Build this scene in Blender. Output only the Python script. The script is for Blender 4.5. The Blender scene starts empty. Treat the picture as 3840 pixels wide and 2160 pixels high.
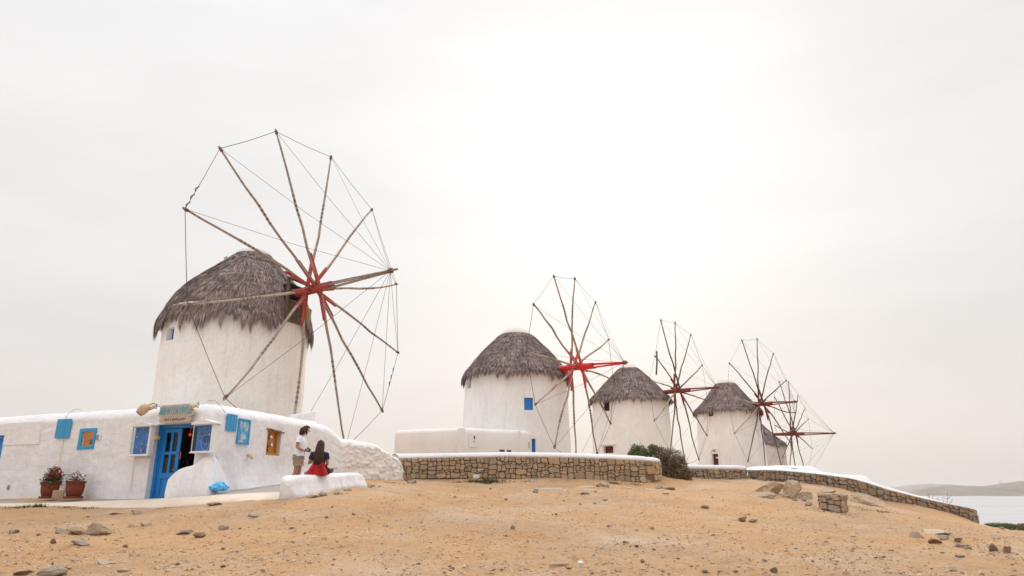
import bpy, bmesh, math, random
import numpy as np
from mathutils import Vector, Matrix, noise
R = math.radians
random.seed(7); rng = np.random.default_rng(11); noise.seed_set(3)
scene = bpy.context.scene
COL = scene.collection

# ------------------------------------------------------------ camera
FPX = 2600.0; PITCH = math.atan((1842-1080)/FPX); CP, SP = math.cos(PITCH), math.sin(PITCH)
cd = bpy.data.cameras.new('camera'); cam = bpy.data.objects.new('camera', cd); COL.objects.link(cam)
cam.location = (0, 0, 0); cam.rotation_euler = (R(90)+PITCH, 0, 0)
cd.sensor_width = 36; cd.lens = FPX/3840*36; cd.clip_start = .1; cd.clip_end = 60000
scene.camera = cam
# ------------------------------------------------------------ sky and sun
SUN_AZ, SUN_EL = R(8.5), R(26)
sun_dir = Vector((math.sin(SUN_AZ)*math.cos(SUN_EL), math.cos(SUN_AZ)*math.cos(SUN_EL), math.sin(SUN_EL)))
world = bpy.data.worlds.new('World'); scene.world = world; world.use_nodes = True
wt = world.node_tree; wt.nodes.clear()
def wn(t, **k):
    n = wt.nodes.new(t)
    for a, b in k.items(): setattr(n, a, b)
    return n
wo = wn('ShaderNodeOutputWorld'); bg = wn('ShaderNodeBackground'); bg.inputs[1].default_value = .1
sky = wn('ShaderNodeTexSky', sky_type='NISHITA', sun_disc=False); sky.sun_elevation = SUN_EL; sky.sun_rotation = SUN_AZ
sky.air_density = 1.0; sky.dust_density = 3.0
tc = wn('ShaderNodeTexCoord'); sep = wn('ShaderNodeSeparateXYZ'); wt.links.new(tc.outputs['Generated'], sep.inputs[0])
# cloud deck: brighter overhead, brightest where the sun stands behind it
ramp = wn('ShaderNodeValToRGB'); wt.links.new(sep.outputs[2], ramp.inputs[0])
cr = ramp.color_ramp; cr.elements[0].position = 0.0; cr.elements[0].color = (.745, .672, .635, 1)
cr.elements[1].position = 1.0; cr.elements[1].color = (2.2, 2.2, 2.26, 1)
for pos, c in ((.12, (.79, .745, .715)), (.3, (.83, .81, .795)), (.55, (.86, .85, .845)), (.66, (.89, .885, .89)), (.8, (1.9, 1.9, 1.95))):
    e = cr.elements.new(pos); e.color = (*c, 1)
dot = wn('ShaderNodeVectorMath', operation='DOT_PRODUCT'); wt.links.new(tc.outputs['Generated'], dot.inputs[0]); dot.inputs[1].default_value = sun_dir
mx0 = wn('ShaderNodeMath', operation='MAXIMUM'); wt.links.new(dot.outputs['Value'], mx0.inputs[0]); mx0.inputs[1].default_value = 0
pw = wn('ShaderNodeMath', operation='POWER'); wt.links.new(mx0.outputs[0], pw.inputs[0]); pw.inputs[1].default_value = 22
mpn = wn('ShaderNodeMapping'); wt.links.new(tc.outputs['Generated'], mpn.inputs[0]); mpn.inputs['Scale'].default_value = (1, 1, 4.0); mpn.inputs['Rotation'].default_value = (0, R(9), 0)
nz = wn('ShaderNodeTexNoise'); wt.links.new(mpn.outputs[0], nz.inputs[0]); nz.inputs['Scale'].default_value = 2.2; nz.inputs['Detail'].default_value = 5; nz.inputs['Roughness'].default_value = .5
mr = wn('ShaderNodeMapRange'); wt.links.new(nz.outputs[0], mr.inputs[0]); mr.inputs[1].default_value = .3; mr.inputs[2].default_value = .7; mr.inputs[3].default_value = .93; mr.inputs[4].default_value = 1.05
gl = wn('ShaderNodeMath', operation='MULTIPLY_ADD'); wt.links.new(pw.outputs[0], gl.inputs[0]); gl.inputs[1].default_value = .085; wt.links.new(mr.outputs[0], gl.inputs[2])
sc10 = wn('ShaderNodeMath', operation='MULTIPLY'); wt.links.new(gl.outputs[0], sc10.inputs[0]); sc10.inputs[1].default_value = 9.15
vm = wn('ShaderNodeVectorMath', operation='SCALE'); wt.links.new(ramp.outputs[0], vm.inputs[0]); wt.links.new(sc10.outputs[0], vm.inputs['Scale'])
mix = wn('ShaderNodeMix', data_type='RGBA'); mix.inputs[0].default_value = .96
wt.links.new(sky.outputs[0], mix.inputs[6]); wt.links.new(vm.outputs[0], mix.inputs[7])
wt.links.new(mix.outputs[2], bg.inputs[0]); wt.links.new(bg.outputs[0], wo.inputs[0])
sl = bpy.data.lights.new('sun', 'SUN'); sl.energy = 1.5; sl.angle = R(14); sl.color = (1, .95, .87)
so = bpy.data.objects.new('sun', sl); COL.objects.link(so); so.rotation_euler = (-sun_dir).to_track_quat('-Z', 'Y').to_euler()
so.location = (20, 60, 60)
scene.view_settings.view_transform = 'Standard'; scene.view_settings.look = 'None'
scene.view_settings.gamma = 1; scene.view_settings.use_curve_mapping = False
scene.view_settings.exposure = 0.22

# ------------------------------------------------------------ geometry helpers
def ray(px, py):
    v = (1080-py)/FPX; y = CP-v*SP
    return ((px-1920)/FPX)/y, (SP+v*CP)/y
def W(px, py, Y):
    a, b = ray(px, py); return Vector((a*Y, Y, b*Y))
ORG = {}
def link(name, me, parent=None, loc=None):
    o = bpy.data.objects.new(name, me); COL.objects.link(o)
    if parent is not None: o.parent = parent
    if loc is not None: o.location = loc
    return o
def tag(o, label=None, cat=None, group=None, kind=None):
    if label: o['label'] = label
    if cat: o['category'] = cat
    if group: o['group'] = group
    if kind: o['kind'] = kind
    return o
def thing(name, loc, label, cat, group=None):
    o = bpy.data.objects.new(name, None); COL.objects.link(o); o.location = loc; o.empty_display_size = .2
    ORG[o.name] = Vector(loc); return tag(o, label, cat, group)
def tri_mesh(name, V, F):
    me = bpy.data.meshes.new(name); V = np.asarray(V, np.float32); F = np.asarray(F, np.int32)
    k = F.shape[1]
    me.vertices.add(len(V)); me.vertices.foreach_set('co', V.ravel())
    me.loops.add(F.size); me.loops.foreach_set('vertex_index', F.ravel())
    me.polygons.add(len(F)); me.polygons.foreach_set('loop_start', np.arange(0, F.size, k, dtype=np.int32))
    me.update(calc_edges=True); me.validate(); return me
class B:
    def __init__(s): s.v = []; s.f = []; s.m = []
    def add(s, vs, fs, m=0):
        b = len(s.v); s.v += [tuple(q) for q in vs]; s.f += [tuple(b+i for i in q) for q in fs]; s.m += [m]*len(fs); return b
    def quad(s, a, b, c, d, m=0): s.add([a, b, c, d], [(0, 1, 2, 3)], m)
    def box(s, O, ex, ey, ez, bev=0.0, m=0):
        """O corner, three edge vectors; optional small chamfer on the 4 long sides of the front"""
        O, ex, ey, ez = map(Vector, (O, ex, ey, ez))
        vs = [O, O+ex, O+ex+ey, O+ey, O+ez, O+ex+ez, O+ex+ey+ez, O+ey+ez]
        s.add(vs, [(0, 3, 2, 1), (4, 5, 6, 7), (0, 1, 5, 4), (1, 2, 6, 5), (2, 3, 7, 6), (3, 0, 4, 7)], m)
    def tube(s, pts, rad, n=8, caps=True, m=0, flat=None, side=None):
        pts = [Vector(q) for q in pts]
        if not hasattr(rad, '__len__'): rad = [rad]*len(pts)
        b = len(s.v); prev = None
        for i, p in enumerate(pts):
            d = (pts[min(i+1, len(pts)-1)]-pts[max(i-1, 0)]).normalized()
            if side is not None: a = (Vector(side)-d*Vector(side).dot(d)).normalized()
            else:
                a = prev if prev is not None else (Vector((0, 0, 1)) if abs(d.z) < .9 else Vector((1, 0, 0)))
                a = (a-d*a.dot(d)).normalized()
            prev = a; c = d.cross(a)
            r = rad[i]; rx, ry = (r if hasattr(r, '__len__') else (r, r))
            for k in range(n):
                t = 2*math.pi*k/n; s.v.append(tuple(p+a*math.cos(t)*rx+c*math.sin(t)*ry))
        for i in range(len(pts)-1):
            for k in range(n):
                k2 = (k+1) % n; s.f.append((b+i*n+k, b+i*n+k2, b+(i+1)*n+k2, b+(i+1)*n+k)); s.m.append(m)
        if caps:
            s.f.append(tuple(b+k for k in reversed(range(n)))); s.m.append(m)
            e = b+(len(pts)-1)*n; s.f.append(tuple(e+k for k in range(n))); s.m.append(m)
    def lathe(s, prof, C=(0, 0, 0), n=24, m=0, close=True):
        b = len(s.v); C = Vector(C)
        for r, z in prof:
            for k in range(n):
                t = 2*math.pi*k/n; s.v.append((C.x+r*math.cos(t), C.y+r*math.sin(t), C.z+z))
        for i in range(len(prof)-1):
            for k in range(n):
                k2 = (k+1) % n; s.f.append((b+i*n+k, b+i*n+k2, b+(i+1)*n+k2, b+(i+1)*n+k)); s.m.append(m)
        if close:
            s.f.append(tuple(b+k for k in reversed(range(n)))); s.m.append(m)
            e = b+(len(prof)-1)*n; s.f.append(tuple(e+k for k in range(n))); s.m.append(m)
    def grid(s, P, m=0, cu=False, skip=None):
        b = len(s.v); nr, nc = len(P), len(P[0])
        for r_ in P: s.v += [tuple(q) for q in r_]
        for i in range(nr-1):
            for j in range(nc if cu else nc-1):
                if skip and skip(i, j): continue
                j2 = (j+1) % nc; s.f.append((b+i*nc+j, b+i*nc+j2, b+(i+1)*nc+j2, b+(i+1)*nc+j)); s.m.append(m)
        return b
    def build(s, name, mats, parent=None, smooth=False, bevel=0, top=False, wn=False):
        if not isinstance(mats, (list, tuple)): mats = [mats]
        org = Vector((0, 0, 0))
        if parent is not None:
            q = parent
            while q.parent is not None: q = q.parent
            org = ORG.get(q.name, Vector((0, 0, 0)))
            # sub-parts and parts all sit at the thing's origin
        elif top:
            A = np.array(s.v); org = Vector(((A[:, 0].min()+A[:, 0].max())/2, (A[:, 1].min()+A[:, 1].max())/2, A[:, 2].min()))
        me = bpy.data.meshes.new(name); me.from_pydata([(x-org.x, y-org.y, z-org.z) for x, y, z in s.v], [], s.f)
        for mt in mats: me.materials.append(mt)
        if len(mats) > 1: me.polygons.foreach_set('material_index', s.m)
        if smooth: me.polygons.foreach_set('use_smooth', [True]*len(me.polygons))
        me.update(); o = link(name, me, parent)
        if parent is None and top: o.location = org; ORG[o.name] = org
        if smooth and wn:
            pass
        if bevel:
            md = o.modifiers.new('bevel', 'BEVEL'); md.width = bevel; md.segments = 2; md.limit_method = 'ANGLE'
        return o
def fbm(p, sc, octv=3):
    return noise.fractal(Vector(p)*sc, .6, 2.0, octv)
def lerp(a, b, t): return a+(b-a)*t
def smooth01(t): t = max(0., min(1., t)); return t*t*(3-2*t)

# ------------------------------------------------------------ materials
def new_mat(name):
    m = bpy.data.materials.new(name); m.use_nodes = True; t = m.node_tree; t.nodes.clear()
    out = t.nodes.new('ShaderNodeOutputMaterial'); p = t.nodes.new('ShaderNodeBsdfPrincipled'); t.links.new(p.outputs[0], out.inputs[0])
    return m, t, p
def N(t, kind, ins=None, **k):
    n = t.nodes.new(kind)
    for a, b in k.items(): setattr(n, a, b)
    for a, b in (ins or {}).items():
        if isinstance(b, bpy.types.NodeSocket): t.links.new(b, n.inputs[a])
        else: n.inputs[a].default_value = b
    return n
def c4(c): return (c[0], c[1], c[2], 1)
def mixc(t, f, a, b, mode='MIX'):
    n = t.nodes.new('ShaderNodeMix'); n.data_type = 'RGBA'; n.blend_type = mode
    for i, q in ((0, f), (6, a), (7, b)):
        if isinstance(q, bpy.types.NodeSocket): t.links.new(q, n.inputs[i])
        else: n.inputs[i].default_value = c4(q) if i else q
    return n.outputs[2]
def coords(t, scale=(1, 1, 1), rot=(0, 0, 0)):
    tcn = t.nodes.new('ShaderNodeTexCoord'); mp = N(t, 'ShaderNodeMapping', {0: tcn.outputs['Object'], 'Scale': scale, 'Rotation': rot}); return mp.outputs[0]
def thr(t, val, a, b, c=0., d=1.):
    return N(t, 'ShaderNodeMapRange', {0: val, 1: a, 2: b, 3: c, 4: d}).outputs[0]
def nse(t, co, scale, det=4, rough=.55):
    return N(t, 'ShaderNodeTexNoise', {0: co, 'Scale': scale, 'Detail': det, 'Roughness': rough}).outputs[0]
def bump(t, p, h, strength, dist=.02):
    b = N(t, 'ShaderNodeBump', {'Height': h, 'Strength': strength, 'Distance': dist}); t.links.new(b.outputs[0], p.inputs['Normal']); return b
def plaster(name, base, dirt, amount=.35, bs=.5, grime=(.45, .40, .34), streak=True):
    m, t, p = new_mat(name); co = coords(t); p.inputs['Roughness'].default_value = .9; p.inputs['Specular IOR Level'].default_value = .2
    n1 = nse(t, co, .9, 5); n2 = nse(t, co, 7, 5, .65); n3 = nse(t, co, 45, 3)
    col = mixc(t, thr(t, n1, .35, .7), base, dirt)
    col = mixc(t, thr(t, n2, .50, .8, 0, amount), col, tuple(x*.80 for x in dirt))
    if streak:
        cs = coords(t, (2.2, 2.2, .25)); n4 = nse(t, cs, 2.4, 6, .6); col = mixc(t, thr(t, n4, .5, .78, 0, .45*amount), col, grime)
    spots = nse(t, co, 13, 2, .4); col = mixc(t, thr(t, spots, .70, .76, 0, .5*amount), col, grime)
    t.links.new(col, p.inputs['Base Color'])
    h = N(t, 'ShaderNodeMath', {0: n2, 1: .6}, operation='MULTIPLY').outputs[0]
    h = N(t, 'ShaderNodeMath', {0: n3, 1: .35, 2: h}, operation='MULTIPLY_ADD').outputs[0]
    bump(t, p, h, bs, .03); return m
def simple(name, col, rough=.6, var=.12, sc=8, metal=0, bs=.15, col2=None, stretch=(1, 1, 1), spec=.4):
    m, t, p = new_mat(name); co = coords(t, stretch); n1 = nse(t, co, sc, 5, .6)
    c2 = col2 or tuple(max(0, x*(1-2*var)) for x in col)
    t.links.new(mixc(t, thr(t, n1, .35, .68), col, c2), p.inputs['Base Color'])
    p.inputs['Roughness'].default_value = rough; p.inputs['Metallic'].default_value = metal; p.inputs['Specular IOR Level'].default_value = spec
    if bs: bump(t, p, n1, bs, .01)
    return m
def rand_fac(t):
    oi = N(t, 'ShaderNodeObjectInfo'); g = N(t, 'ShaderNodeNewGeometry')
    a = N(t, 'ShaderNodeMath', {0: oi.outputs['Random'], 1: g.outputs['Random Per Island']}, operation='ADD')
    return N(t, 'ShaderNodeMath', {0: a.outputs[0]}, operation='FRACT').outputs[0]
def ramp_mat(name, stops, rough=.85, mul=None, mulrange=(.75, 1.15), bs=.5, sc=12, stretch=(1, 1, 1), bd=.02, trans=0):
    m, t, p = new_mat(name); f = rand_fac(t)
    r = N(t, 'ShaderNodeValToRGB', {0: f}); e = r.color_ramp.elements
    e[0].position = 0; e[0].color = c4(stops[0]); e[1].position = 1; e[1].color = c4(stops[-1])
    for i, c in enumerate(stops[1:-1]):
        q = e.new((i+1)/(len(stops)-1)); q.color = c4(c)
    co = coords(t, stretch); n1 = nse(t, co, sc, 5, .65)
    k = thr(t, n1, .3, .7, *mulrange)
    v = N(t, 'ShaderNodeVectorMath', {0: r.outputs[0], 'Scale': k}, operation='SCALE').outputs[0]
    t.links.new(v, p.inputs['Base Color']); p.inputs['Roughness'].default_value = rough; p.inputs['Specular IOR Level'].default_value = .2
    if bs: bump(t, p, n1, bs, bd)
    return m
M = {}
M['white'] = plaster('whitewash_plaster', (.85, .815, .80), (.77, .735, .715), .45, .9)
M['house'] = plaster('house_plaster', (.87, .86, .875), (.80, .775, .785), .55, 1.5, (.50, .43, .36))
M['rubble'] = plaster('whitewashed_rubble', (.87, .845, .82), (.80, .755, .71), .8, 1.6, (.55, .42, .29), False)
M['tower1'] = plaster('old_tower_plaster', (.86, .83, .795), (.81, .76, .715), .75, .5, (.46, .40, .35))
M['tower'] = plaster('tower_plaster', (.87, .86, .85), (.81, .785, .76), .55, .5, (.48, .44, .40))
M['tower5'] = plaster('weathered_tower_plaster', (.72, .68, .64), (.58, .54, .50), .8, .6, (.30, .28, .26))
M['annex'] = plaster('annex_plaster', (.84, .815, .79), (.79, .76, .73), .3, .35)
M['cap'] = plaster('white_coping', (.755, .75, .745), (.69, .68, .67), .3, .4, (.5, .46, .42))
M['capstone'] = plaster('mill_cap_plaster', (.82, .76, .70), (.74, .67, .60), .3, .3)
M['paving'] = plaster('grey_paving', (.36, .325, .295), (.29, .26, .235), .5, .5, (.30, .27, .25), False)
M['kerb'] = plaster('cream_kerb', (.70, .60, .49), (.60, .49, .38), .35, .4, (.50, .38, .27), False)
M['stone'] = ramp_mat('wall_stone', [(.38, .265, .17), (.48, .34, .215), (.31, .235, .175), (.52, .345, .19), (.38, .31, .25), (.43, .29, .175), (.32, .25, .19), (.50, .38, .26)], .9, bs=.7, sc=14)
M['stone_dark'] = ramp_mat('wall_stone_grey', [(.30, .22, .15), (.38, .27, .175), (.29, .23, .18), (.42, .26, .14), (.33, .28, .235), (.33, .24, .165), (.20, .175, .155), (.36, .29, .23)], .9, bs=.7, sc=14)
M['mortar'] = simple('wall_core_earth', (.25, .175, .115), .95, .25, 12, bs=.5)
M['rock'] = ramp_mat('loose_rock', [(.44, .31, .20), (.33, .245, .18), (.52, .36, .22), (.40, .31, .24), (.40, .24, .14), (.58, .44, .31)], .95, bs=1, sc=9, bd=.05, mulrange=(.6, 1.25))
M['rock_red'] = simple('reddish_rock', (.33, .17, .10), .95, .28, 14, bs=1)
M['rock_pale'] = simple('pale_rock', (.56, .44, .33), .95, .2, 14, bs=1)
M['rock_grey'] = simple('grey_rock', (.44, .355, .28), .95, .28, 14, bs=1)
M['rock_tan'] = simple('tan_boulder_stone', (.50, .37, .25), .9, .2, 5, bs=.8, col2=(.38, .27, .19))
M['thatch'] = ramp_mat('thatch_reed', [(.12, .082, .072), (.235, .175, .158), (.37, .285, .265), (.19, .130, .108), (.50, .40, .37), (.29, .215, .195), (.14, .095, .078), (.56, .46, .43)], .8, bs=0, sc=1.6, mulrange=(.60, 1.35))
M['thatch_base'] = simple('thatch_underlayer', (.12, .10, .09), .95, .3, 20, bs=.6)
M['pole'] = simple('weathered_pole', (.40, .33, .285), .8, .22, 6, bs=.4, col2=(.24, .18, .145), stretch=(1, 1, 1))
M['pole_dark'] = simple('dark_weathered_pole', (.135, .10, .085), .85, .25, 5, bs=.4)
M['pole_pale'] = simple('pale_bare_pole', (.44, .37, .30), .8, .2, 5, bs=.4)
M['red1'] = simple('faded_red_paint', (.46, .065, .045), .7, .2, 7, bs=.4, col2=(.27, .05, .04))
M['red2'] = simple('bright_red_paint', (.72, .035, .03), .55, .1, 5, bs=.2, col2=(.58, .035, .03))
M['red3'] = simple('brown_red_paint', (.26, .055, .045), .75, .2, 6, bs=.4)
M['rope'] = simple('dark_wire_rope', (.09, .07, .06), .85, .2, 20, bs=0)
M['rope_pale'] = simple('pale_rope', (.50, .46, .42), .9, .2, 20, bs=0)
M['binding'] = simple('rope_binding', (.20, .12, .09), .9, .2, 30, bs=0)
M['blue'] = simple('blue_door_paint', (.012, .22, .60), .45, .1, 5, bs=.15, col2=(.010, .18, .52))
M['sky_blue'] = simple('light_blue_paint', (.045, .34, .60), .55, .12, 8, bs=.2, col2=(.035, .27, .52), stretch=(1, 1, .2))
M['brown'] = simple('brown_red_shutter', (.13, .022, .018), .6, .2, 8, bs=.2)
M['darkwood'] = simple('old_dark_planks', (.17, .12, .085), .9, .3, 8, bs=.5, stretch=(1, 1, 1))
M['wood'] = simple('grey_sign_wood', (.58, .50, .43), .85, .18, 9, bs=.4, col2=(.40, .32, .26), stretch=(1, 1, 4))
M['orange'] = simple('varnished_wood', (.55, .24, .045), .5, .15, 6, bs=.2, col2=(.42, .16, .03))
M['dark'] = simple('painted_dark_inside', (.035, .018, .014), .9, .3, 4, bs=0)  # shade of unlit insides, put into the colour
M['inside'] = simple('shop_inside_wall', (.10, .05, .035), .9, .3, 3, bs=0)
M['white_paint'] = simple('white_painted_wood', (.82, .81, .80), .5, .06, 8, bs=.1)
M['terracotta'] = simple('terracotta', (.20, .043, .018), .8, .18, 9, bs=.3, col2=(.14, .032, .016))
M['soil'] = simple('potting_soil', (.06, .04, .03), .95, .3, 30)
M['tile'] = simple('old_roof_tile', (.30, .17, .10), .9, .3, 14)
M['cream'] = simple('cream_lamp_shell', (.62, .50, .33), .6, .15, 9, bs=.2, col2=(.50, .34, .18))
M['black'] = simple('black_plastic', (.02, .02, .022), .35, .1, 9, bs=0)
M['grey_metal'] = simple('grey_metal', (.35, .34, .33), .45, .15, 9, metal=.6, bs=0)
M['leaf'] = ramp_mat('geranium_leaf', [(.03, .06, .018), (.05, .10, .025), (.07, .12, .03), (.045, .05, .02)], .6, bs=0)
M['flower'] = ramp_mat('red_petals', [(.45, .01, .02), (.60, .015, .03), (.35, .01, .03)], .6, bs=0)
M['dryleaf'] = ramp_mat('dry_geranium', [(.16, .09, .07), (.22, .12, .10), (.09, .09, .04), (.28, .06, .09)], .8, bs=0)
M['bush_green'] = ramp_mat('green_bush_leaf', [(.05, .08, .02), (.09, .13, .03), (.14, .19, .045), (.07, .085, .03), (.17, .20, .06), (.15, .10, .055)], .65, bs=0)
M['bush_brown'] = ramp_mat('brown_bush_leaf', [(.13, .065, .045), (.18, .10, .06), (.09, .09, .03), (.25, .15, .10), (.11, .045, .04), (.15, .14, .045), (.28, .19, .13)], .75, bs=0)
M['twig'] = simple('twig_bark', (.10, .065, .045), .9, .2, 20, bs=0)
M['weed'] = ramp_mat('low_weed', [(.05, .08, .02), (.08, .11, .03), (.14, .12, .05), (.06, .06, .025)], .8, bs=0)
M['gravel'] = ramp_mat('gravel_stone', [(.60, .42, .26), (.46, .32, .21), (.34, .25, .18), (.68, .52, .38), (.42, .29, .19), (.54, .34, .18)], .9, bs=0)
M['skin'] = simple('skin', (.42, .20, .125), .55, .06, 12, bs=0)
M['hair'] = simple('dark_brown_hair', (.022, .009, .008), .7, .3, 30, bs=.4, col2=(.06, .025, .018), stretch=(3, 3, .4))
M['hair_red'] = simple('reddish_brown_hair', (.06, .018, .015), .7, .3, 30, bs=.5, col2=(.04, .014, .014))
M['tee_white'] = simple('white_tshirt', (.80, .80, .84), .85, .05, 6, bs=.3)
M['tee_navy'] = simple('navy_tshirt', (.018, .018, .055), .9, .2, 6, bs=.3)
M['khaki'] = simple('khaki_cotton', (.34, .26, .18), .9, .15, 8, bs=.4)
M['cardigan'] = simple('red_cardigan', (.48, .008, .018), .85, .18, 6, bs=.6, col2=(.32, .006, .014))
M['jeans'] = simple('blue_denim', (.10, .22, .36), .9, .15, 12, bs=.3)
M['bag'] = simple('dark_purple_cloth', (.03, .015, .035), .8, .3, 9, bs=.5)
M['hill'] = simple('far_scrub_hill', (.24, .19, .15), .95, .2, .02, bs=0, col2=(.10, .085, .07))
M['hill_far'] = simple('farther_hill', (.25, .22, .20), .95, .1, .01, bs=0)
M['notice'] = simple('paper_notice', (.75, .74, .72), .8, .05, 9, bs=0)
M['letters_blue'] = simple('sign_letters_blue', (.20, .46, .56), .7, .15, 14, bs=0)
M['letters_brown'] = simple('sign_letters_brown', (.14, .09, .06), .8, .2, 14, bs=0)
M['silver'] = simple('silver_trinket', (.72, .70, .66), .3, .1, 9, metal=.8, bs=0)
M['necklace_black'] = simple('black_bead_string', (.03, .02, .03), .5, .1, 9, bs=0)
def glassy():
    m = bpy.data.materials.new('case_glass'); m.use_nodes = True; t = m.node_tree; t.nodes.clear(); out = t.nodes.new('ShaderNodeOutputMaterial'); tr = t.nodes.new('ShaderNodeBsdfTransparent'); tr.inputs[0].default_value = (.93, .96, .95, 1); gs = t.nodes.new('ShaderNodeBsdfGlossy'); gs.inputs['Roughness'].default_value = .04; mx = t.nodes.new('ShaderNodeMixShader'); mx.inputs[0].default_value = .03; t.links.new(tr.outputs[0], mx.inputs[1]); t.links.new(gs.outputs[0], mx.inputs[2]); t.links.new(mx.outputs[0], out.inputs[0]); return m
def glassy_old():
    m, t, p = new_mat('case_glass'); p.inputs['Base Color'].default_value = (.8, .88, .86, 1); p.inputs['Roughness'].default_value = .05
    p.inputs['Transmission Weight'].default_value = 1; p.inputs['IOR'].default_value = 1.3; return m
M['glass'] = glassy()
def panel_blue():
    m, t, p = new_mat('blue_velvet_panel'); co = coords(t); n1 = nse(t, co, 5, 4); n2 = nse(t, co, 60, 2)
    c = mixc(t, thr(t, n1, .35, .7), (.02, .19, .60), (.03, .13, .52)); c = mixc(t, thr(t, n2, .66, .74, 0, .5), c, (.15, .22, .5))
    t.links.new(c, p.inputs['Base Color']); p.inputs['Roughness'].default_value = .7; return m
M['panel'] = panel_blue()
def bagmat():
    m, t, p = new_mat('thin_blue_plastic'); co = coords(t); n1 = nse(t, co, 14, 4)
    t.links.new(mixc(t, thr(t, n1, .35, .65), (.04, .36, .78), (.16, .55, .90)), p.inputs['Base Color']); p.inputs['Roughness'].default_value = .3
    bump(t, p, n1, .8, .03); return m
M['plastic_bag'] = bagmat()
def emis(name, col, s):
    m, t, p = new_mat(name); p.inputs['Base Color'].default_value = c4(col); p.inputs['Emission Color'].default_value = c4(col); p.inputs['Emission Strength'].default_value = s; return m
M['lantern'] = emis('lit_red_lantern', (.7, .03, .02), .7)
M['warm'] = emis('cloth_with_painted_glow', (.26, .075, .012), .9)  # indoor light put into the cloth as emission; the cloth is no lamp
def ground_mat():
    m, t, p = new_mat('dry_tan_earth'); co = coords(t)
    a = nse(t, co, .13, 6, .65); b = nse(t, co, .45, 6, .66); c = nse(t, co, 4.5, 6, .75); d = nse(t, co, 19, 5, .75); e = nse(t, co, 75, 3, .7)
    col = mixc(t, thr(t, a, .40, .62), (.67, .405, .205), (.55, .365, .225))
    col = mixc(t, thr(t, b, .50, .70, 0, .85), col, (.69, .52, .375))
    col = mixc(t, thr(t, b, .30, .44, .8, 0), col, (.60, .32, .135))
    col = mixc(t, thr(t, c, .54, .68, 0, .65), col, (.43, .28, .165))
    col = mixc(t, thr(t, c, .30, .42, .5, 0), col, (.68, .50, .34))
    col = mixc(t, thr(t, d, .575, .66, 0, .8), col, (.28, .185, .115))
    col = mixc(t, thr(t, d, .32, .42, .7, 0), col, (.70, .55, .40))
    col = mixc(t, thr(t, e, .60, .70, 0, .6), col, (.24, .165, .11))
    t.links.new(col, p.inputs['Base Color']); p.inputs['Roughness'].default_value = .95; p.inputs['Specular IOR Level'].default_value = .1
    h = N(t, 'ShaderNodeMath', {0: c, 1: 1.8, 2: d}, operation='MULTIPLY_ADD').outputs[0]
    h = N(t, 'ShaderNodeMath', {0: e, 1: .4, 2: h}, operation='MULTIPLY_ADD').outputs[0]
    bump(t, p, h, .8, .09); return m
M['ground'] = ground_mat()
def sea_mat():
    m, t, p = new_mat('sea_water'); co = coords(t, (.35, 1, 1)); n1 = nse(t, co, .25, 6, .6); n2 = nse(t, co, .02, 3)
    t.links.new(mixc(t, thr(t, n2, .4, .6), (.36, .37, .38), (.42, .42, .42)), p.inputs['Base Color']); p.inputs['Roughness'].default_value = .25
    bump(t, p, n1, .5, 1.0); return m
M['sea'] = sea_mat()

# ------------------------------------------------------------ terrain
SEA_Z = -14.0
GP = []
for px in (-900, 600, 1600, 2600, 3600, 4700): GP.append(W(px, 2160, 8))
for x in (-12, -5, 0, 5, 12): GP.append(Vector((x, 2, -1.33))); GP.append(Vector((x, -8, -1.7)))
for a in ((0, 1904, 19.4), (-500, 1925, 20.0), (440, 1906, 18.6), (650, 1900, 18.2), (850, 1884, 17.3), (960, 1880, 17.1), (1100, 1870, 16.7), (1130, 1872, 16.5), (1250, 1849, 17.6), (1372, 1829, 19.6),
          (1400, 1815, 22.5), (1515, 1804, 27.3), (1600, 1800, 28.8), (1800, 1797, 28.9), (2000, 1797, 28.9), (2300, 1803, 28.9), (2460, 1811, 29.2),
          (2540, 1806, 30.0), (2640, 1803, 31.3), (2780, 1802, 32.6), (2900, 1806, 32.4), (3000, 1818, 31), (3190, 1843, 31), (3290, 1878, 31), (3400, 1900, 31), (3500, 1916, 31), (3600, 1938, 31), (3665, 1966, 31),
          (2920, 1856, 25.5), (3120, 1921, 21), (3260, 1905, 25.5), (3840, 1992, 30), (4200, 2018, 29), (3850, 2003, 25), (3740, 1984, 30), (1900, 1850, 22), (1500, 1850, 21), (2400, 1865, 22), (1900, 1950, 15), (800, 1960, 14.5), (200, 1975, 14.5), (2900, 1960, 16.5), (3400, 1985, 18), (3800, 2015, 19)):
    GP.append(W(*a))
for a in ((-4, 33, 1.3), (-1, 31.5, 1.25), (3, 31.5, 1.25), (6, 32, 1.0), (9, 36, .85), (-12.1, 30.3, .9), (-8, 31, .9), (-14, 26, .3), (-22, 26, -.1), (-22, 32, -.1), (0.2, 39.7, 1.95), (5, 43, 1.7), (9.3, 54.9, 1.6), (12, 44, 1.0), (15, 50, 1.1),
          (20, 65, 1.95), (17, 36, .45), (21, 36.5, -1.6), (24, 38, -4.2), (26, 55, -1.0), (26, 75.7, -.6), (31, 62, -4), (22, 34, -2.1), (19, 31.6, -.9), (25, 36, -4.5), (32, 34, -4.5), (36, 28, -3.5), (30, 45, -8), (45, 50, -13), (60, 80, -15), (45, 90, -9), (-30, 30, -.5), (-40, 60, -2), (0, 80, 0), (-50, 110, -6), (0, 130, -9), (60, 150, -16), (-40, 10, -2), (40, 10, -3), (60, 20, -9),
          (130, 60, -17), (-130, 60, -12), (-130, -30, -12), (130, -30, -17), (0, 190, -17), (-110, 180, -17), (110, 180, -18), (0, -40, -3)):
    GP.append(Vector(a))
GA = np.array([tuple(q) for q in GP]); c2_ = 1.6**2
def _phi(d2): return np.sqrt(d2+c2_)
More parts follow.
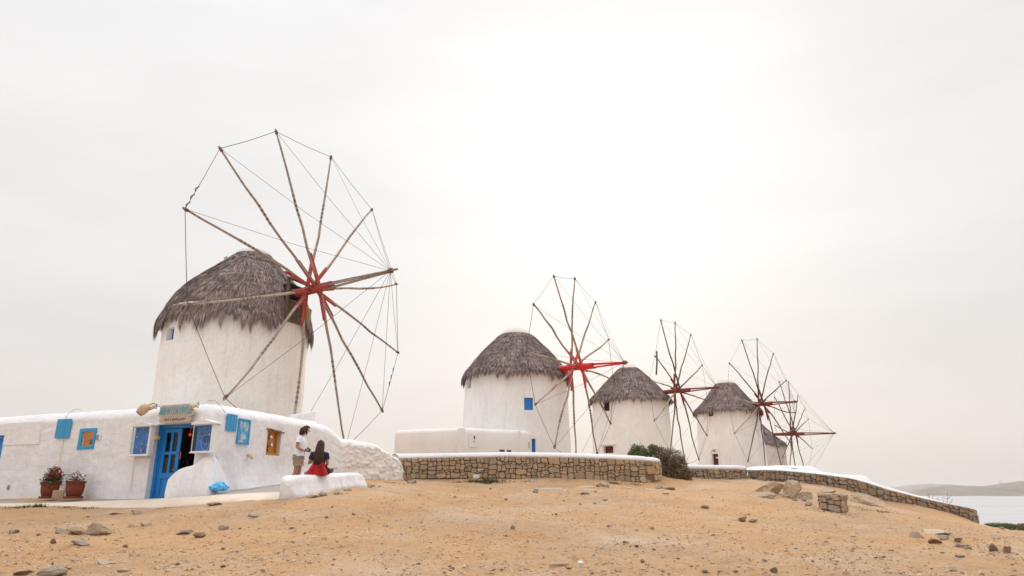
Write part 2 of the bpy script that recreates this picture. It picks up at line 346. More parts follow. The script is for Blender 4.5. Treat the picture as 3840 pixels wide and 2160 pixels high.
_n = len(GA); _D = ((GA[:, None, :2]-GA[None, :, :2])**2).sum(-1)
_A = np.zeros((_n+3, _n+3)); _A[:_n, :_n] = _phi(_D)-.02*np.eye(_n); _A[:_n, _n] = 1; _A[:_n, _n+1:] = GA[:, :2]; _A[_n, :_n] = 1; _A[_n+1:, :_n] = GA[:, :2].T
_w = np.linalg.solve(_A, np.concatenate([GA[:, 2], [0, 0, 0]]))
def gz_np(X, Y):
    X = np.asarray(X, float); Y = np.asarray(Y, float); P = np.stack([X.ravel(), Y.ravel()], 1); out = np.empty(len(P))
    for i in range(0, len(P), 20000):
        q = P[i:i+20000]; d = ((q[:, None, :]-GA[None, :, :2])**2).sum(-1); out[i:i+20000] = _phi(d)@_w[:_n]+_w[_n]+q@_w[_n+1:]
    return out.reshape(X.shape)
def bumpz(x, y):
    k = 1.0 if 4 < y < 27 else .5
    if 27 <= y < 29: k = 1-.25*(y-27)
    # calm next to the paving
    if x < -3.2 and y > 15.5: k *= .35
    return k*((.085 if x > -3 else .055)*noise.fractal(Vector((x*.55, y*.55, 0)), .7, 2.1, 4)+.040*noise.fractal(Vector((x*2.3, y*2.3, 5)), .8, 2.1, 4))
def gz(x, y): return float(gz_np(x, y))+bumpz(x, y)
def axis(segs):
    out = []
    for a, b, s in segs: out += list(np.arange(a, b, s))
    return np.array(out+[segs[-1][1]])
gxs = axis([(-180, -60, 12), (-60, -22, 2), (-22, -14, .4), (-14, 22, .13), (22, 30, .4), (30, 70, 2), (70, 180, 12)])
gys = axis([(-60, 0, 6), (0, 5, .5), (5, 22, .11), (22, 35, .2), (35, 60, 1.), (60, 200, 6)])
GX, GY = np.meshgrid(gxs, gys); GZ = gz_np(GX, GY)
for i in range(GX.shape[0]):
    y = gys[i]
    if 3 < y < 45:
        for j in range(GX.shape[1]):
            if -24 < gxs[j] < 34: GZ[i, j] += bumpz(gxs[j], y)
nr, nc = GX.shape; idx = np.arange(nr*nc).reshape(nr, nc)
F = np.stack([idx[:-1, :-1], idx[:-1, 1:], idx[1:, 1:], idx[1:, :-1]], -1).reshape(-1, 4)
me = tri_mesh('ground', np.stack([GX, GY, GZ], -1).reshape(-1, 3), F); me.materials.append(M['ground']); me.polygons.foreach_set('use_smooth', [True]*len(me.polygons))
ground = link('ground', me); tag(ground, 'dry tan stony earth slope rising to the mills', None, None, 'structure')
b = B(); b.quad((-30000, -200, SEA_Z), (30000, -200, SEA_Z), (30000, 45000, SEA_Z), (-30000, 45000, SEA_Z)); tag(b.build('sea', M['sea']), 'pale grey calm sea', None, None, 'structure')

# far headland: real ridges beyond the water
def hill(name, prof, Y0, depth, mat, label, seed):
    g = B(); rows = []; n = 160
    pxs = [q[0] for q in prof]; pys = [q[1] for q in prof]
    for r_ in range(9):
        row = []; t = r_/8
        for i in range(n+1):
            px = lerp(pxs[0], pxs[-1], i/n); py = float(np.interp(px, pxs, pys)); Y = Y0+depth*t
            top = W(px, py, Y0+depth*.5).z
            x = W(px, 1850, Y).x
            hgt = max(.0, math.sin(math.pi*t))**.7
            z = SEA_Z-2+(top-SEA_Z+2)*hgt
            z += hgt*(1-abs(2*t-1))**.0*3.0*noise.fractal(Vector((x*.006+seed, Y*.006, 0)), .8, 2.1, 4)*min(1, (top-SEA_Z)/20)
            row.append((x, Y, z))
        rows.append(row)
    g.grid(rows); o = g.build(name, mat, smooth=True); tag(o, label, None, None, 'structure'); return o
hill('hills', [(3180, 1862), (3300, 1858), (3380, 1848), (3440, 1836), (3500, 1826), (3560, 1820), (3620, 1822), (3700, 1823), (3740, 1817), (3780, 1811), (3840, 1805), (3950, 1799), (4200, 1810), (4800, 1835)], 2250, 700, M['hill'], 'low scrubby headland across the water', 3)
hill('hills', [(3150, 1852), (3300, 1838), (3380, 1822), (3440, 1817), (3560, 1815), (3700, 1825), (3900, 1838), (4300, 1850)], 4300, 900, M['hill_far'], 'faint farther hill behind the headland', 9)

# ------------------------------------------------------------ dry stone walls, stone by stone
def clip(poly, nx, ny, c):
    out = []
    for i in range(len(poly)):
        a, b_ = poly[i-1], poly[i]; da = a[0]*nx+a[1]*ny-c; db = b_[0]*nx+b_[1]*ny-c
        if (da <= 0) != (db <= 0):
            t = da/(da-db); out.append((a[0]+(b_[0]-a[0])*t, a[1]+(b_[1]-a[1])*t))
        if db <= 0: out.append(b_)
    return out
def cells(L, H, size, rnd, asp=1.45, minf=.45):
    """random rubble: panels split again and again into blocks and slivers, all edges warped together"""
    out = []; sd_ = rnd.uniform(0, 50)
    def warp(x, y):
        k = min(1., x/.06, (L-x)/.06, y/.05, (H-y)/.05); k = max(0., k); p = Vector((x*2.6, y*3.2, sd_)); q = Vector((x*8.5, y*8.5, sd_+7))
        return (x+k*(.075*noise.noise(p)+.036*noise.noise(q)), y+k*(.075*noise.noise(p+Vector((9, 3, 0)))+.036*noise.noise(q+Vector((9, 3, 0)))))
    def split(x0, y0, x1, y1, d):
        w, h = x1-x0, y1-y0; t = size*rnd.choice((.55, .75, .9, 1.1, 1.45))
        if (w < t*1.5 and h < t) or w < size*.42 or h < size*.30 or (d > 2 and w*h < size*size*.9 and rnd.random() < .25):
            if w > h*3.2 and w > size*.8: pass
            else:
                n = 3; P = []
                for i in range(n): P.append(warp(lerp(x0, x1, i/n), y0))
                for i in range(n): P.append(warp(x1, lerp(y0, y1, i/n)))
                for i in range(n): P.append(warp(lerp(x1, x0, i/n), y1))
                for i in range(n): P.append(warp(x0, lerp(y1, y0, i/n)))
                out.append(P); return
        if w/h > 1.35*rnd.uniform(.75, 1.3): c = lerp(x0, x1, rnd.uniform(.3, .7)); split(x0, y0, c, y1, d+1); split(c, y0, x1, y1, d+1)
        else: c = lerp(y0, y1, rnd.uniform(.25, .75)); split(x0, y0, x1, c, d+1); split(x0, c, x1, y1, d+1)
    x = 0.
    while x < L-1e-6:
        x2 = x+rnd.uniform(.35, .8)*max(H, .4)
        if L-x2 < .3: x2 = L
        split(x, 0, x2, H, 0); x = x2
    return out
def area(p): return abs(sum(p[i-1][0]*p[i][1]-p[i][0]*p[i-1][1] for i in range(len(p))))/2
def stone_geo(g, poly, to3, gap, rnd, bulge):
    cx = sum(q[0] for q in poly)/len(poly); cy = sum(q[1] for q in poly)/len(poly)
    # drop tiny edges, round corners
    P = []
    for i in range(len(poly)):
        a, b_ = poly[i], poly[(i+1) % len(poly)]
        k_ = rnd.uniform(.2, .5) if i % 3 == 0 else 0.
        P.append((lerp(a[0], b_[0], k_), lerp(a[1], b_[1], k_)))
    rr = max(.02, min(math.hypot(q[0]-cx, q[1]-cy) for q in P))
    k0 = 1-min(.45, gap/rr); n = len(P); d0 = rnd.uniform(.0, .05); tx, ty = rnd.uniform(-.12, .12), rnd.uniform(-.12, .12)
    bl = min(bulge, rr*.55)*rnd.uniform(.7, 1.3)
    def ring(k, d, j):
        return [to3(cx+(q[0]-cx)*k+rnd.uniform(-j, j), cy+(q[1]-cy)*k+rnd.uniform(-j, j), d+tx*(q[0]-cx)*k+ty*(q[1]-cy)*k) for q in P]
    vs = ring(k0, -.05, 0)+ring(k0*.98, d0+bl*.35, .004)+ring(k0*.84, d0+bl, .010)
    fs = []
    for a in (0, 1):
        for i in range(n): fs.append((a*n+i, a*n+(i+1) % n, (a+1)*n+(i+1) % n, (a+1)*n+i))
    fs.append(tuple(2*n+i for i in range(n))); g.add(vs, fs)
class Path:
    def __init__(s, P):
        s.P = [Vector((q[0], q[1])) for q in P]; s.zt = [q[2] for q in P]; s.zb = [q[3] for q in P]; s.c = [0.]
        for i in range(1, len(P)): s.c.append(s.c[-1]+(s.P[i]-s.P[i-1]).length)
        s.L = s.c[-1]
        s.X = [q.x for q in s.P]; s.Y = [q.y for q in s.P]
    def pos(s, u): return Vector((float(np.interp(u, s.c, s.X)), float(np.interp(u, s.c, s.Y))))
    def nrm(s, u):
        d = s.pos(min(s.L, u+.12))-s.pos(max(0, u-.12)); d.normalize(); return Vector((d.y, -d.x))
    def top(s, u): return float(np.interp(u, s.c, s.zt))
    def bot(s, u): return float(np.interp(u, s.c, s.zb))
def stone_wall(root, path, size, mat, rnd, maxparts=300, gap=.0055, thick=.5, asp=1.65, bulge=.045, hole=None, core=True):
    H0 = float(np.mean([a-b_ for a, b_ in zip(path.zt, path.zb)]))
    def to3(u, v, d):
        u = max(0, min(path.L, u)); p = path.pos(u); n = path.nrm(u); z = lerp(path.bot(u), path.top(u), v/H0)
        return (p.x+n.x*d, p.y+n.y*d, z)
    cs = cells(path.L, H0, size, rnd, asp); cs.sort(key=area, reverse=True)
    if hole: cs = [c for c in cs if not (abs(sum(q[0] for q in c)/len(c)-hole[0]) < hole[2] and abs(sum(q[1] for q in c)/len(c)-hole[1]) < hole[3])]
    g = B()
    for i, c in enumerate(cs):
        if i < maxparts: s = B(); stone_geo(s, c, to3, gap, rnd, bulge); s.build('stone', mat, root)
        else: stone_geo(g, c, to3, gap*.8, rnd, bulge)
    if g.v: tag(g.build('small_stones', mat, root), None, None, None, 'stuff')
    if core:
        g = B(); n = max(2, int(path.L/.3)); rows = []
        for u in np.linspace(0, path.L, n+1):
            p = path.pos(u); q = path.nrm(u); a = p-q*.012; c = p-q*thick; zt, zb = path.top(u)-.01, path.bot(u)-.35
            rows.append([(a.x, a.y, zb), (a.x, a.y, zt), (c.x, c.y, zt), (c.x, c.y, zb)])
        g.grid(rows, cu=True); g.f.append((0, 1, 2, 3)); g.f.append(tuple(len(g.v)-4+i for i in (3, 2, 1, 0))); g.m += [0, 0]
        g.build('wall_core', M['mortar'], root)
    return len(cs)
def coping(root, path, prof, mat, name='coping', u0=0., u1=None, n=None):
    """prof: (d outwards, z above the stone top) swept along the path"""
    g = B(); rows = []; u1 = path.L if u1 is None else u1
    for u in np.linspace(u0, u1, n or max(4, int((u1-u0)/.15))):
        p = path.pos(u); q = path.nrm(u); z = path.top(u); row = []
        for k, (d, h) in enumerate(prof):
            w = .012*fbm((p.x, p.y, k), 2.0); row.append((p.x+q.x*(d+w), p.y+q.y*(d+w), z+h+(.5*w if h > 0 else 0)))
        rows.append(row)
    g.grid(rows, cu=True); m_ = len(prof); g.f.append(tuple(range(m_))); g.f.append(tuple(len(g.v)-1-i for i in range(m_))); g.m += [0, 0]
    return g.build(name, mat, root, smooth=True)
def pp(px, yt, yb, Y, Yb=None):
    a = W(px, (yt+yb)/2, Y); return (a.x, Y, ray(px, yt)[1]*Y, ray(px, yb)[1]*Y-.03)
rnd = random.Random(5)
P1 = Path([pp(1490, 1719, 1792, 28.7), pp(1530, 1718, 1793, 28.9), pp(1700, 1715, 1790, 29), pp(1900, 1712, 1792, 29), pp(2100, 1714, 1795, 29), pp(2300, 1721, 1802, 29), pp(2400, 1726, 1806, 29.05), pp(2432, 1729, 1809, 29.12), pp(2455, 1731, 1811, 29.3), pp(2470, 1732, 1810, 29.65), pp(2476, 1732, 1808, 30.2), pp(2474, 1732, 1806, 30.8)])
w1 = thing('stone_wall', (P1.P[0].x+5, 29, .4), 'long low wall of brown stones with white rounded coping below the mills', 'wall')
stone_wall(w1, P1, .24, M['stone'], rnd, hole=(P1.L-1.75, .17, .13, .12))
coping(w1, P1, [(.02, -.02), (.03, .04), (.0, .10), (-.10, .15), (-.3, .19), (-.75, .215), (-.8, -.02)], M['cap'])
P2 = Path([pp(2560, 1757, 1800, 32.2), pp(2640, 1758, 1800, 32.2), pp(2740, 1759, 1801, 33), pp(2785, 1760, 1801, 33.2), pp(2800, 1762, 1800, 33.6)])
w2 = thing('stone_wall', (P2.P[1].x, 32.5, .4), 'short low grey stone wall with white coping right of the bush', 'wall')
stone_wall(w2, P2, .24, M['stone_dark'], rnd)
coping(w2, P2, [(.02, -.02), (.03, .08), (-.04, .15), (-.2, .18), (-.9, .2), (-.95, -.02)], M['cap'])
P3 = Path([pp(2806, 1763, 1808, 34.2), pp(2850, 1763, 1808, 33.3), pp(2893, 1763, 1808, 32.6), pp(2960, 1767, 1812, 32), pp(3080, 1779, 1826, 31.6), pp(3190, 1794, 1845, 31.5), pp(3240, 1806, 1862, 31.5), pp(3330, 1836, 1888, 31.5), pp(3450, 1866, 1908, 31.5), pp(3560, 1890, 1934, 31.5), pp(3632, 1904, 1955, 31.5), pp(3655, 1908, 1966, 31.7), pp(3663, 1912, 1972, 32.2)])
w3 = thing('stone_wall', (P3.P[5].x, 31.5, -.2), 'long dark stone wall running down the slope towards the sea', 'wall')
stone_wall(w3, P3, .235, M['stone_dark'], rnd, thick=.6)
uA = 0.; uB = P3.L-.9
g = B(); rows = []
for u in np.linspace(0, uB, 60):
    p = P3.pos(u); q = P3.nrm(u); z = P3.top(u); t = u/uB
    k = float(np.interp(t, [0, .1, .3, .42, .55, .62, .85, 1], [.08, .12, .15, .18, .15, .26, .14, .02])); e = min(1, (1-t)*12+.15)
    rows.append([(p.x+q.x*d*1., p.y+q.y*d, z+h*k*e) for d, h in ((.02, -.05), (.02, .1), (-.1, .35), (-.35, .7), (-.8, 1.), (-1.2, 1.0), (-1.25, -.4))])
g.grid(rows, cu=True); g.f.append(tuple(range(7))); g.f.append(tuple(len(g.v)-1-i for i in range(7))); g.m += [0, 0]
g.build('coping', M['cap'], w3, smooth=True)
# whitewashed vaulted roofs behind the long wall
def vault(label, pxs, ytop, ybot, Y, dep):
    g = B(); rows = []; n = 40
    for i in range(n+1):
        t = i/n; px = lerp(pxs[0], pxs[1], t); e = min(1, t/.14, (1-t)/.10); e = math.sqrt(max(0., 1-(1-e)**2))
        yt = float(np.interp(t, [0, .5, .85, 1], ytop)); zt = ray(px, yt)[1]*Y; zb = ray(px, ybot[0]+(ybot[1]-ybot[0])*t)[1]*Y-.5
        x = ray(px, yt)[0]*Y; row = []
        for k in range(9):
            a = math.pi*k/8; row.append((x, Y+dep/2-dep/2*math.cos(a), zb+(zt-zb)*(.35+.65*e)*(math.sin(a)**.45 if 0 < k < 8 else 0)))
        rows.append(row)
    g.grid(rows); g.f.append(tuple(range(9))); g.f.append(tuple(len(g.v)-1-i for i in range(9))); g.m += [0, 0]
    return tag(g.build('vaulted_roof', M['cap'], None, smooth=True, top=True), label, 'building', 'white roofs behind the wall')
vault('larger white rounded roof peeking over the wall below the fourth mill', (2822, 3112), (1748, 1741, 1744, 1760), (1772, 1790), 36, 3)
vault('smaller white rounded roof farther down the wall towards the sea', (3120, 3292), (1778, 1778, 1780, 1800), (1785, 1830), 34.5, 2.2)
# square pier of stacked stones
c = [W(3079, 1915, 21.4), W(3153, 1921, 20.9), W(3176, 1915, 21.6), W(3120, 1905, 22.3)]
def pz(px, py, Y): return ray(px, py)[1]*Y
P4 = Path([(c[0].x, 21.4, pz(3079, 1856, 21.4), pz(3079, 1906, 21.4)), (c[1].x, 20.9, pz(3153, 1856, 20.9), pz(3153, 1920, 20.9)-.05), (c[2].x+.0, 21.6, pz(3172, 1850, 21.6), pz(3172, 1918, 21.6)), (c[0].x+.25, 22.1, pz(3120, 1852, 22.1), pz(3100, 1905, 22.1))])
pier = thing('stone_pier', (c[1].x-.3, 21.4, P4.zb[0]), 'small square pier of stacked brown stones standing on the slope', 'stone block')
stone_wall(pier, P4, .22, M['stone'], random.Random(3), thick=.14, asp=1.7, gap=.008, bulge=.05, core=False)
g = B(); A = [(q.x, q.y) for q in P4.P]
cx_, cy_ = sum(a[0] for a in A)/4, sum(a[1] for a in A)/4
inn = [(lerp(cx_, a[0], .93), lerp(cy_, a[1], .93)) for a in A]
g.add([(x, y, P4.zb[i]-.25) for i, (x, y) in enumerate(inn)]+[(x, y, P4.zt[i]-.03) for i, (x, y) in enumerate(inn)], [(3, 2, 1, 0), (4, 5, 6, 7), (0, 1, 5, 4), (1, 2, 6, 5), (2, 3, 7, 6), (3, 0, 4, 7)])
g.build('wall_core', M['mortar'], pier)
out_ = [(lerp(cx_, a[0], 1.06), lerp(cy_, a[1], 1.06)) for a in A]
g = B(); m1 = ((out_[0][0]*.35+out_[1][0]*.65), (out_[0][1]*.35+out_[1][1]*.65)); m2 = ((out_[3][0]*.4+out_[2][0]*.6), (out_[3][1]*.4+out_[2][1]*.6)); zt = P4.zt[0]
for nm, q in (('slab', [out_[0], m1, m2, out_[3]]), ('slab', [(m1[0]+.015, m1[1]), out_[1], out_[2], (m2[0]+.015, m2[1])])):
    g = B(); h = .05 if nm else 0; zz = [zt+random.uniform(-.01, .03) for _ in q]
    g.add([(x, y, zz[i]-.035) for i, (x, y) in enumerate(q)]+[(x, y, zz[i]+.03) for i, (x, y) in enumerate(q)], [(3, 2, 1, 0), (4, 5, 6, 7), (0, 1, 5, 4), (1, 2, 6, 5), (2, 3, 7, 6), (3, 0, 4, 7)])
    g.build(nm, M['stone'], pier, bevel=.012)
# the stub at the right edge
P5 = Path([pp(3816, 1962, 1990, 29.5), pp(3850, 1961, 1992, 29.2), pp(3960, 1962, 1996, 29)])
w5 = thing('stone_wall', (P5.P[1].x, 29.3, P5.zb[0]), 'low stub of rough stone wall at the right edge above the sea', 'wall')
stone_wall(w5, P5, .17, M['stone'], random.Random(8), thick=.35)

# ------------------------------------------------------------ windmills
def thatch(root, C, prof, seed, count, eave, width, skip=None, drop=.45, wob=.0, lean=(0, 0)):
    """prof: (z, r) from the cap down to the eave"""
    r_ = np.random.default_rng(seed); z = [q[0] for q in prof]; r = [q[1] for q in prof]
    ze, re = z[-1], r[-1]; z = z+[ze-.28, ze-1.2]; r = r+[re+.10, re+.12]
    s = np.concatenate([[0], np.cumsum(np.hypot(np.diff(z), np.diff(r)))]); Se = s[len(prof)-1]
    def surf(th, ss, off):
        rr = np.interp(ss, s, r)+off*.75; zz = np.interp(ss, s, z)+off*.6
        rr = rr*(1+wob*np.sin(3*th+seed)*.5+wob*.5*np.sin(5*th+2*seed))
        q = np.clip((zz-ze)/(z[0]-ze), 0, 1); return np.stack([C[0]+lean[0]*q+rr*np.cos(th), C[1]+lean[1]*q+rr*np.sin(th), zz], -1)
    NC = int(Se/.31); out = []
    ncl = 30
    cph = r_.uniform(0, 1, 300)
    for k in range(-1, NC+3):
        sk = Se*k/NC if k > 0 else .0
        if k > NC: sk = Se-.05*(k-NC)
        rad = np.interp(min(sk, Se), s, r); n = int(count*rad/ sum(np.interp(min(Se*q/NC, Se), s, r) for q in range(NC+3)))
        if n < 3: continue
        th = r_.uniform(0, 2*np.pi, n); s0 = sk+r_.normal(0, .035, n)-.10; s0 = np.clip(s0, 0, None)
        L = .58*r_.uniform(.75, 1.2, n)
        tt = th+r_.normal(0, .05, n)/max(rad, .5)+.10*np.sin(th*7+k)/max(rad, .5)
        lift = .065*r_.uniform(.1, 1.7, n)+.02
        # tufts
        ci = np.floor(th/(2*np.pi)*ncl*rad/1.2+k*.37).astype(int); per = 2*np.pi/(ncl*rad/1.2); cth = (ci+.5-k*.37)*per
        tt = np.where(r_.uniform(0, 1, n) < .7, lerp(tt, cth+.02*np.sin(ci*3.3), .35), tt)
        if k >= NC-1:
            h = cph[np.abs(ci) % 300]; u = np.abs(th-cth)/(per*.5)
            L = (.24+drop*(.15+1.0*h)*(1-.8*u**1.4))*r_.uniform(.78, 1.08, n)
            tt = lerp(tt, cth, .28); lift *= 1.3
        if skip is not None:
            d = np.abs((th-skip[0]+np.pi) % (2*np.pi)-np.pi); keep = ~((d < skip[1]) & (s0+L*.6 > Se-skip[2]))
            th, s0, L, tt, lift = th[keep], s0[keep], L[keep], tt[keep], lift[keep]; n = len(th)
        w = width*r_.uniform(.5, 1.5, n)
        p0 = surf(th, s0, .0); p1 = surf(lerp(th, tt, .5), s0+L*.5, lift*.8); p2 = surf(tt, s0+L, lift)
        side = np.stack([-np.sin(th), np.cos(th), np.zeros(n)], -1); side += r_.normal(0, .25, (n, 3)); ww = w[:, None]*.5
        out.append(np.stack([p0-side*ww, p0+side*ww, p1-side*ww, p1+side*ww, p2], 1))
    V = np.concatenate(out); n = len(V); b_ = np.arange(n)[:, None]*5
    F = np.concatenate([b_+np.array([[0, 1, 3]]), b_+np.array([[0, 3, 2]]), b_+np.array([[2, 3, 4]])])
    me = tri_mesh('reeds', V.reshape(-1, 3)-np.array(tuple(ORG[root.name])), F); me.materials.append(M['thatch'])
    roof = B(); pr = [(max(.02, r[i]-.03), z[i]) for i in range(len(prof))]+[(re-.25, ze-.02)]
    roof.lathe(pr, (C[0], C[1], 0), 48, close=False)
    roof.v = [(x+lean[0]*max(0, min(1, (zz-ze)/(z[0]-ze))), y+lean[1]*max(0, min(1, (zz-ze)/(z[0]-ze))), zz) for x, y, zz in roof.v]; ro = roof.build('thatched_roof', M['thatch_base'], root, smooth=True)
    o = link('reeds', me, ro); tag(o, None, None, None, 'stuff'); return ro
def cyl_hit(C, prof, px, py):
    """where the pixel's ray meets the tower: angle and height"""
    a, b_ = ray(px, py); lo = None
    for Y in np.arange(C[1]-4.2, C[1]+.1, .01):
        x, z = a*Y, b_*Y; rr = float(np.interp(z, [q[0] for q in prof], [q[1] for q in prof]))
        if (x-C[0])**2+(Y-C[1])**2 <= rr*rr: return math.atan2(Y-C[1], x-C[0]), z
    return None
def tower(root, C, prof, mat, holes, seed):
    """prof (z, r) rising; holes (th0, th1, z0, z1, depth)"""
    ths = list(np.linspace(-math.pi, math.pi, 97)[:-1]); zs = list(np.arange(prof[0][0], prof[-1][0], .25))+[prof[-1][0]]
    for h in holes: ths += [h[0], h[1]]; zs += [h[2], h[3]]
    ths = sorted(set(round(q, 5) for q in ths)); zs = sorted(set(round(q, 4) for q in zs))
    pz_, pr_ = [q[0] for q in prof], [q[1] for q in prof]
    def P(th, z, dep=0):
        r = float(np.interp(z, pz_, pr_)); w = .022*noise.fractal(Vector((math.cos(th)*1.5*r, math.sin(th)*1.5*r, z*.8+seed)), .7, 2, 3)
        return (C[0]+(r+w-dep)*math.cos(th), C[1]+(r+w-dep)*math.sin(th), z)
    g = B(); nt = len(ths)
    def inh(i, j):
        zc = (zs[i]+zs[i+1])/2; tc_ = (ths[j]+ths[(j+1) % nt])/2 if j < nt-1 else math.pi
        return any(h[0] < tc_ < h[1] and h[2] < zc < h[3] for h in holes)
    g.grid([[P(th, z) for th in ths] for z in zs], cu=True, skip=inh)
    for h in holes:
        hz_ = [z for z in zs if h[2]-1e-3 <= z <= h[3]+1e-3]; ht = [t for t in ths if h[0]-1e-4 <= t <= h[1]+1e-4]; d = h[4]
        for z in (h[2], h[3]):
            for a, c_ in zip(ht[:-1], ht[1:]): g.quad(P(a, z), P(c_, z), P(c_, z, d), P(a, z, d))
        for t_ in (h[0], h[1]):
            for a, c_ in zip(hz_[:-1], hz_[1:]): g.quad(P(t_, a), P(t_, c_), P(t_, c_, d), P(t_, a, d))
        g.quad(P(h[0], h[2], d), P(h[1], h[2], d), P(h[1], h[3], d), P(h[0], h[3], d))
    return g.build('tower', mat, root, smooth=False if False else True), P
def frame_at(P, h, dep):
    a, b_, c_ = Vector(P(h[0], h[2], dep)), Vector(P(h[1], h[2], dep)), Vector(P(h[0], h[3], dep))
    ex = b_-a; ez = c_-a; n = ex.cross(ez).normalized(); return a, ex, ez, n
MILLS = {
 1: dict(C=(-12.10, 30.27), q=(3.782, .414, .089, 7.06, .341, 8.004), tips=[(1032.6, 483.7), (819.3, 547.5), (685, 778), (693.6, 1142.6), (838, 1500), None, None, (1437, 1546), (1496.7, 1325), (1490.4, 1065), (1397.7, 782), (1242.4, 582)], bow=4.35, node=4.0, zb=.6),
 2: dict(C=(.23, 39.70), q=(3.821, .562, -.004, 5.2, .501, 6.525), tips=[(2075, 1030), (1997.5, 1137), (1970, 1315), (2004.5, 1519), (2078, 1682), None, None, (2291.6, 1590.5), (2303, 1434), (2284, 1271.6), (2234.6, 1130), (2155.6, 1039)], bow=3.1, node=2.9, zb=1.6),
 3: dict(C=(9.30, 54.92), q=(3.976, .63, .004, 5.476, .511, 7.266), tips=[(2476.9, 1196), (2454.7, 1334), (2431.5, 1423), (2452, 1579), (2512.6, 1696), (2570, 1746), (2621.8, 1726), (2652.7, 1635), (2655, 1503), (2634.8, 1367.7), (2591.4, 1251.8), (2531.5, 1206)], bow=3.3, node=3.1, zb=1.6),
 4: dict(C=(20.03, 64.98), q=(3.358, .816, -.02, 6.06, .488, 7.555), tips=[(2780.7, 1272), (2733, 1360), (2723.3, 1487), (2752.8, 1627), (2804, 1733), None, None, None, (2982, 1547.5), (2950.5, 1424), (2901, 1323), (2839, 1267)], bow=3.35, node=3.1, zb=1.8),
 5: dict(C=(25.91, 75.69), q=(4.129, .693, -.03, 5.536, .586, 5.803), tips=[(2920.3, 1426.6), (2902, 1485.8), (2904.5, 1593.5), (2933, 1719), None, None, None, (3047.4, 1684), (3031.9, 1570), None, (2992.8, 1478.6), (2957.3, 1427.7)], bow=4.2, node=4.0, zb=-1.),
}
LAB = {1: 'large nearest windmill with grey thatched roof, rising behind the blue-doored shop',
       2: 'white windmill with bright red sail hub and blue window behind the long stone wall',
       3: 'white windmill right of the bright red one, with red-framed window and dark sail poles',
       4: 'white windmill with arched doorway carrying a white notice, fourth from the left',
       5: 'smallest farthest windmill with weathered tower half hidden at the right end of the row'}
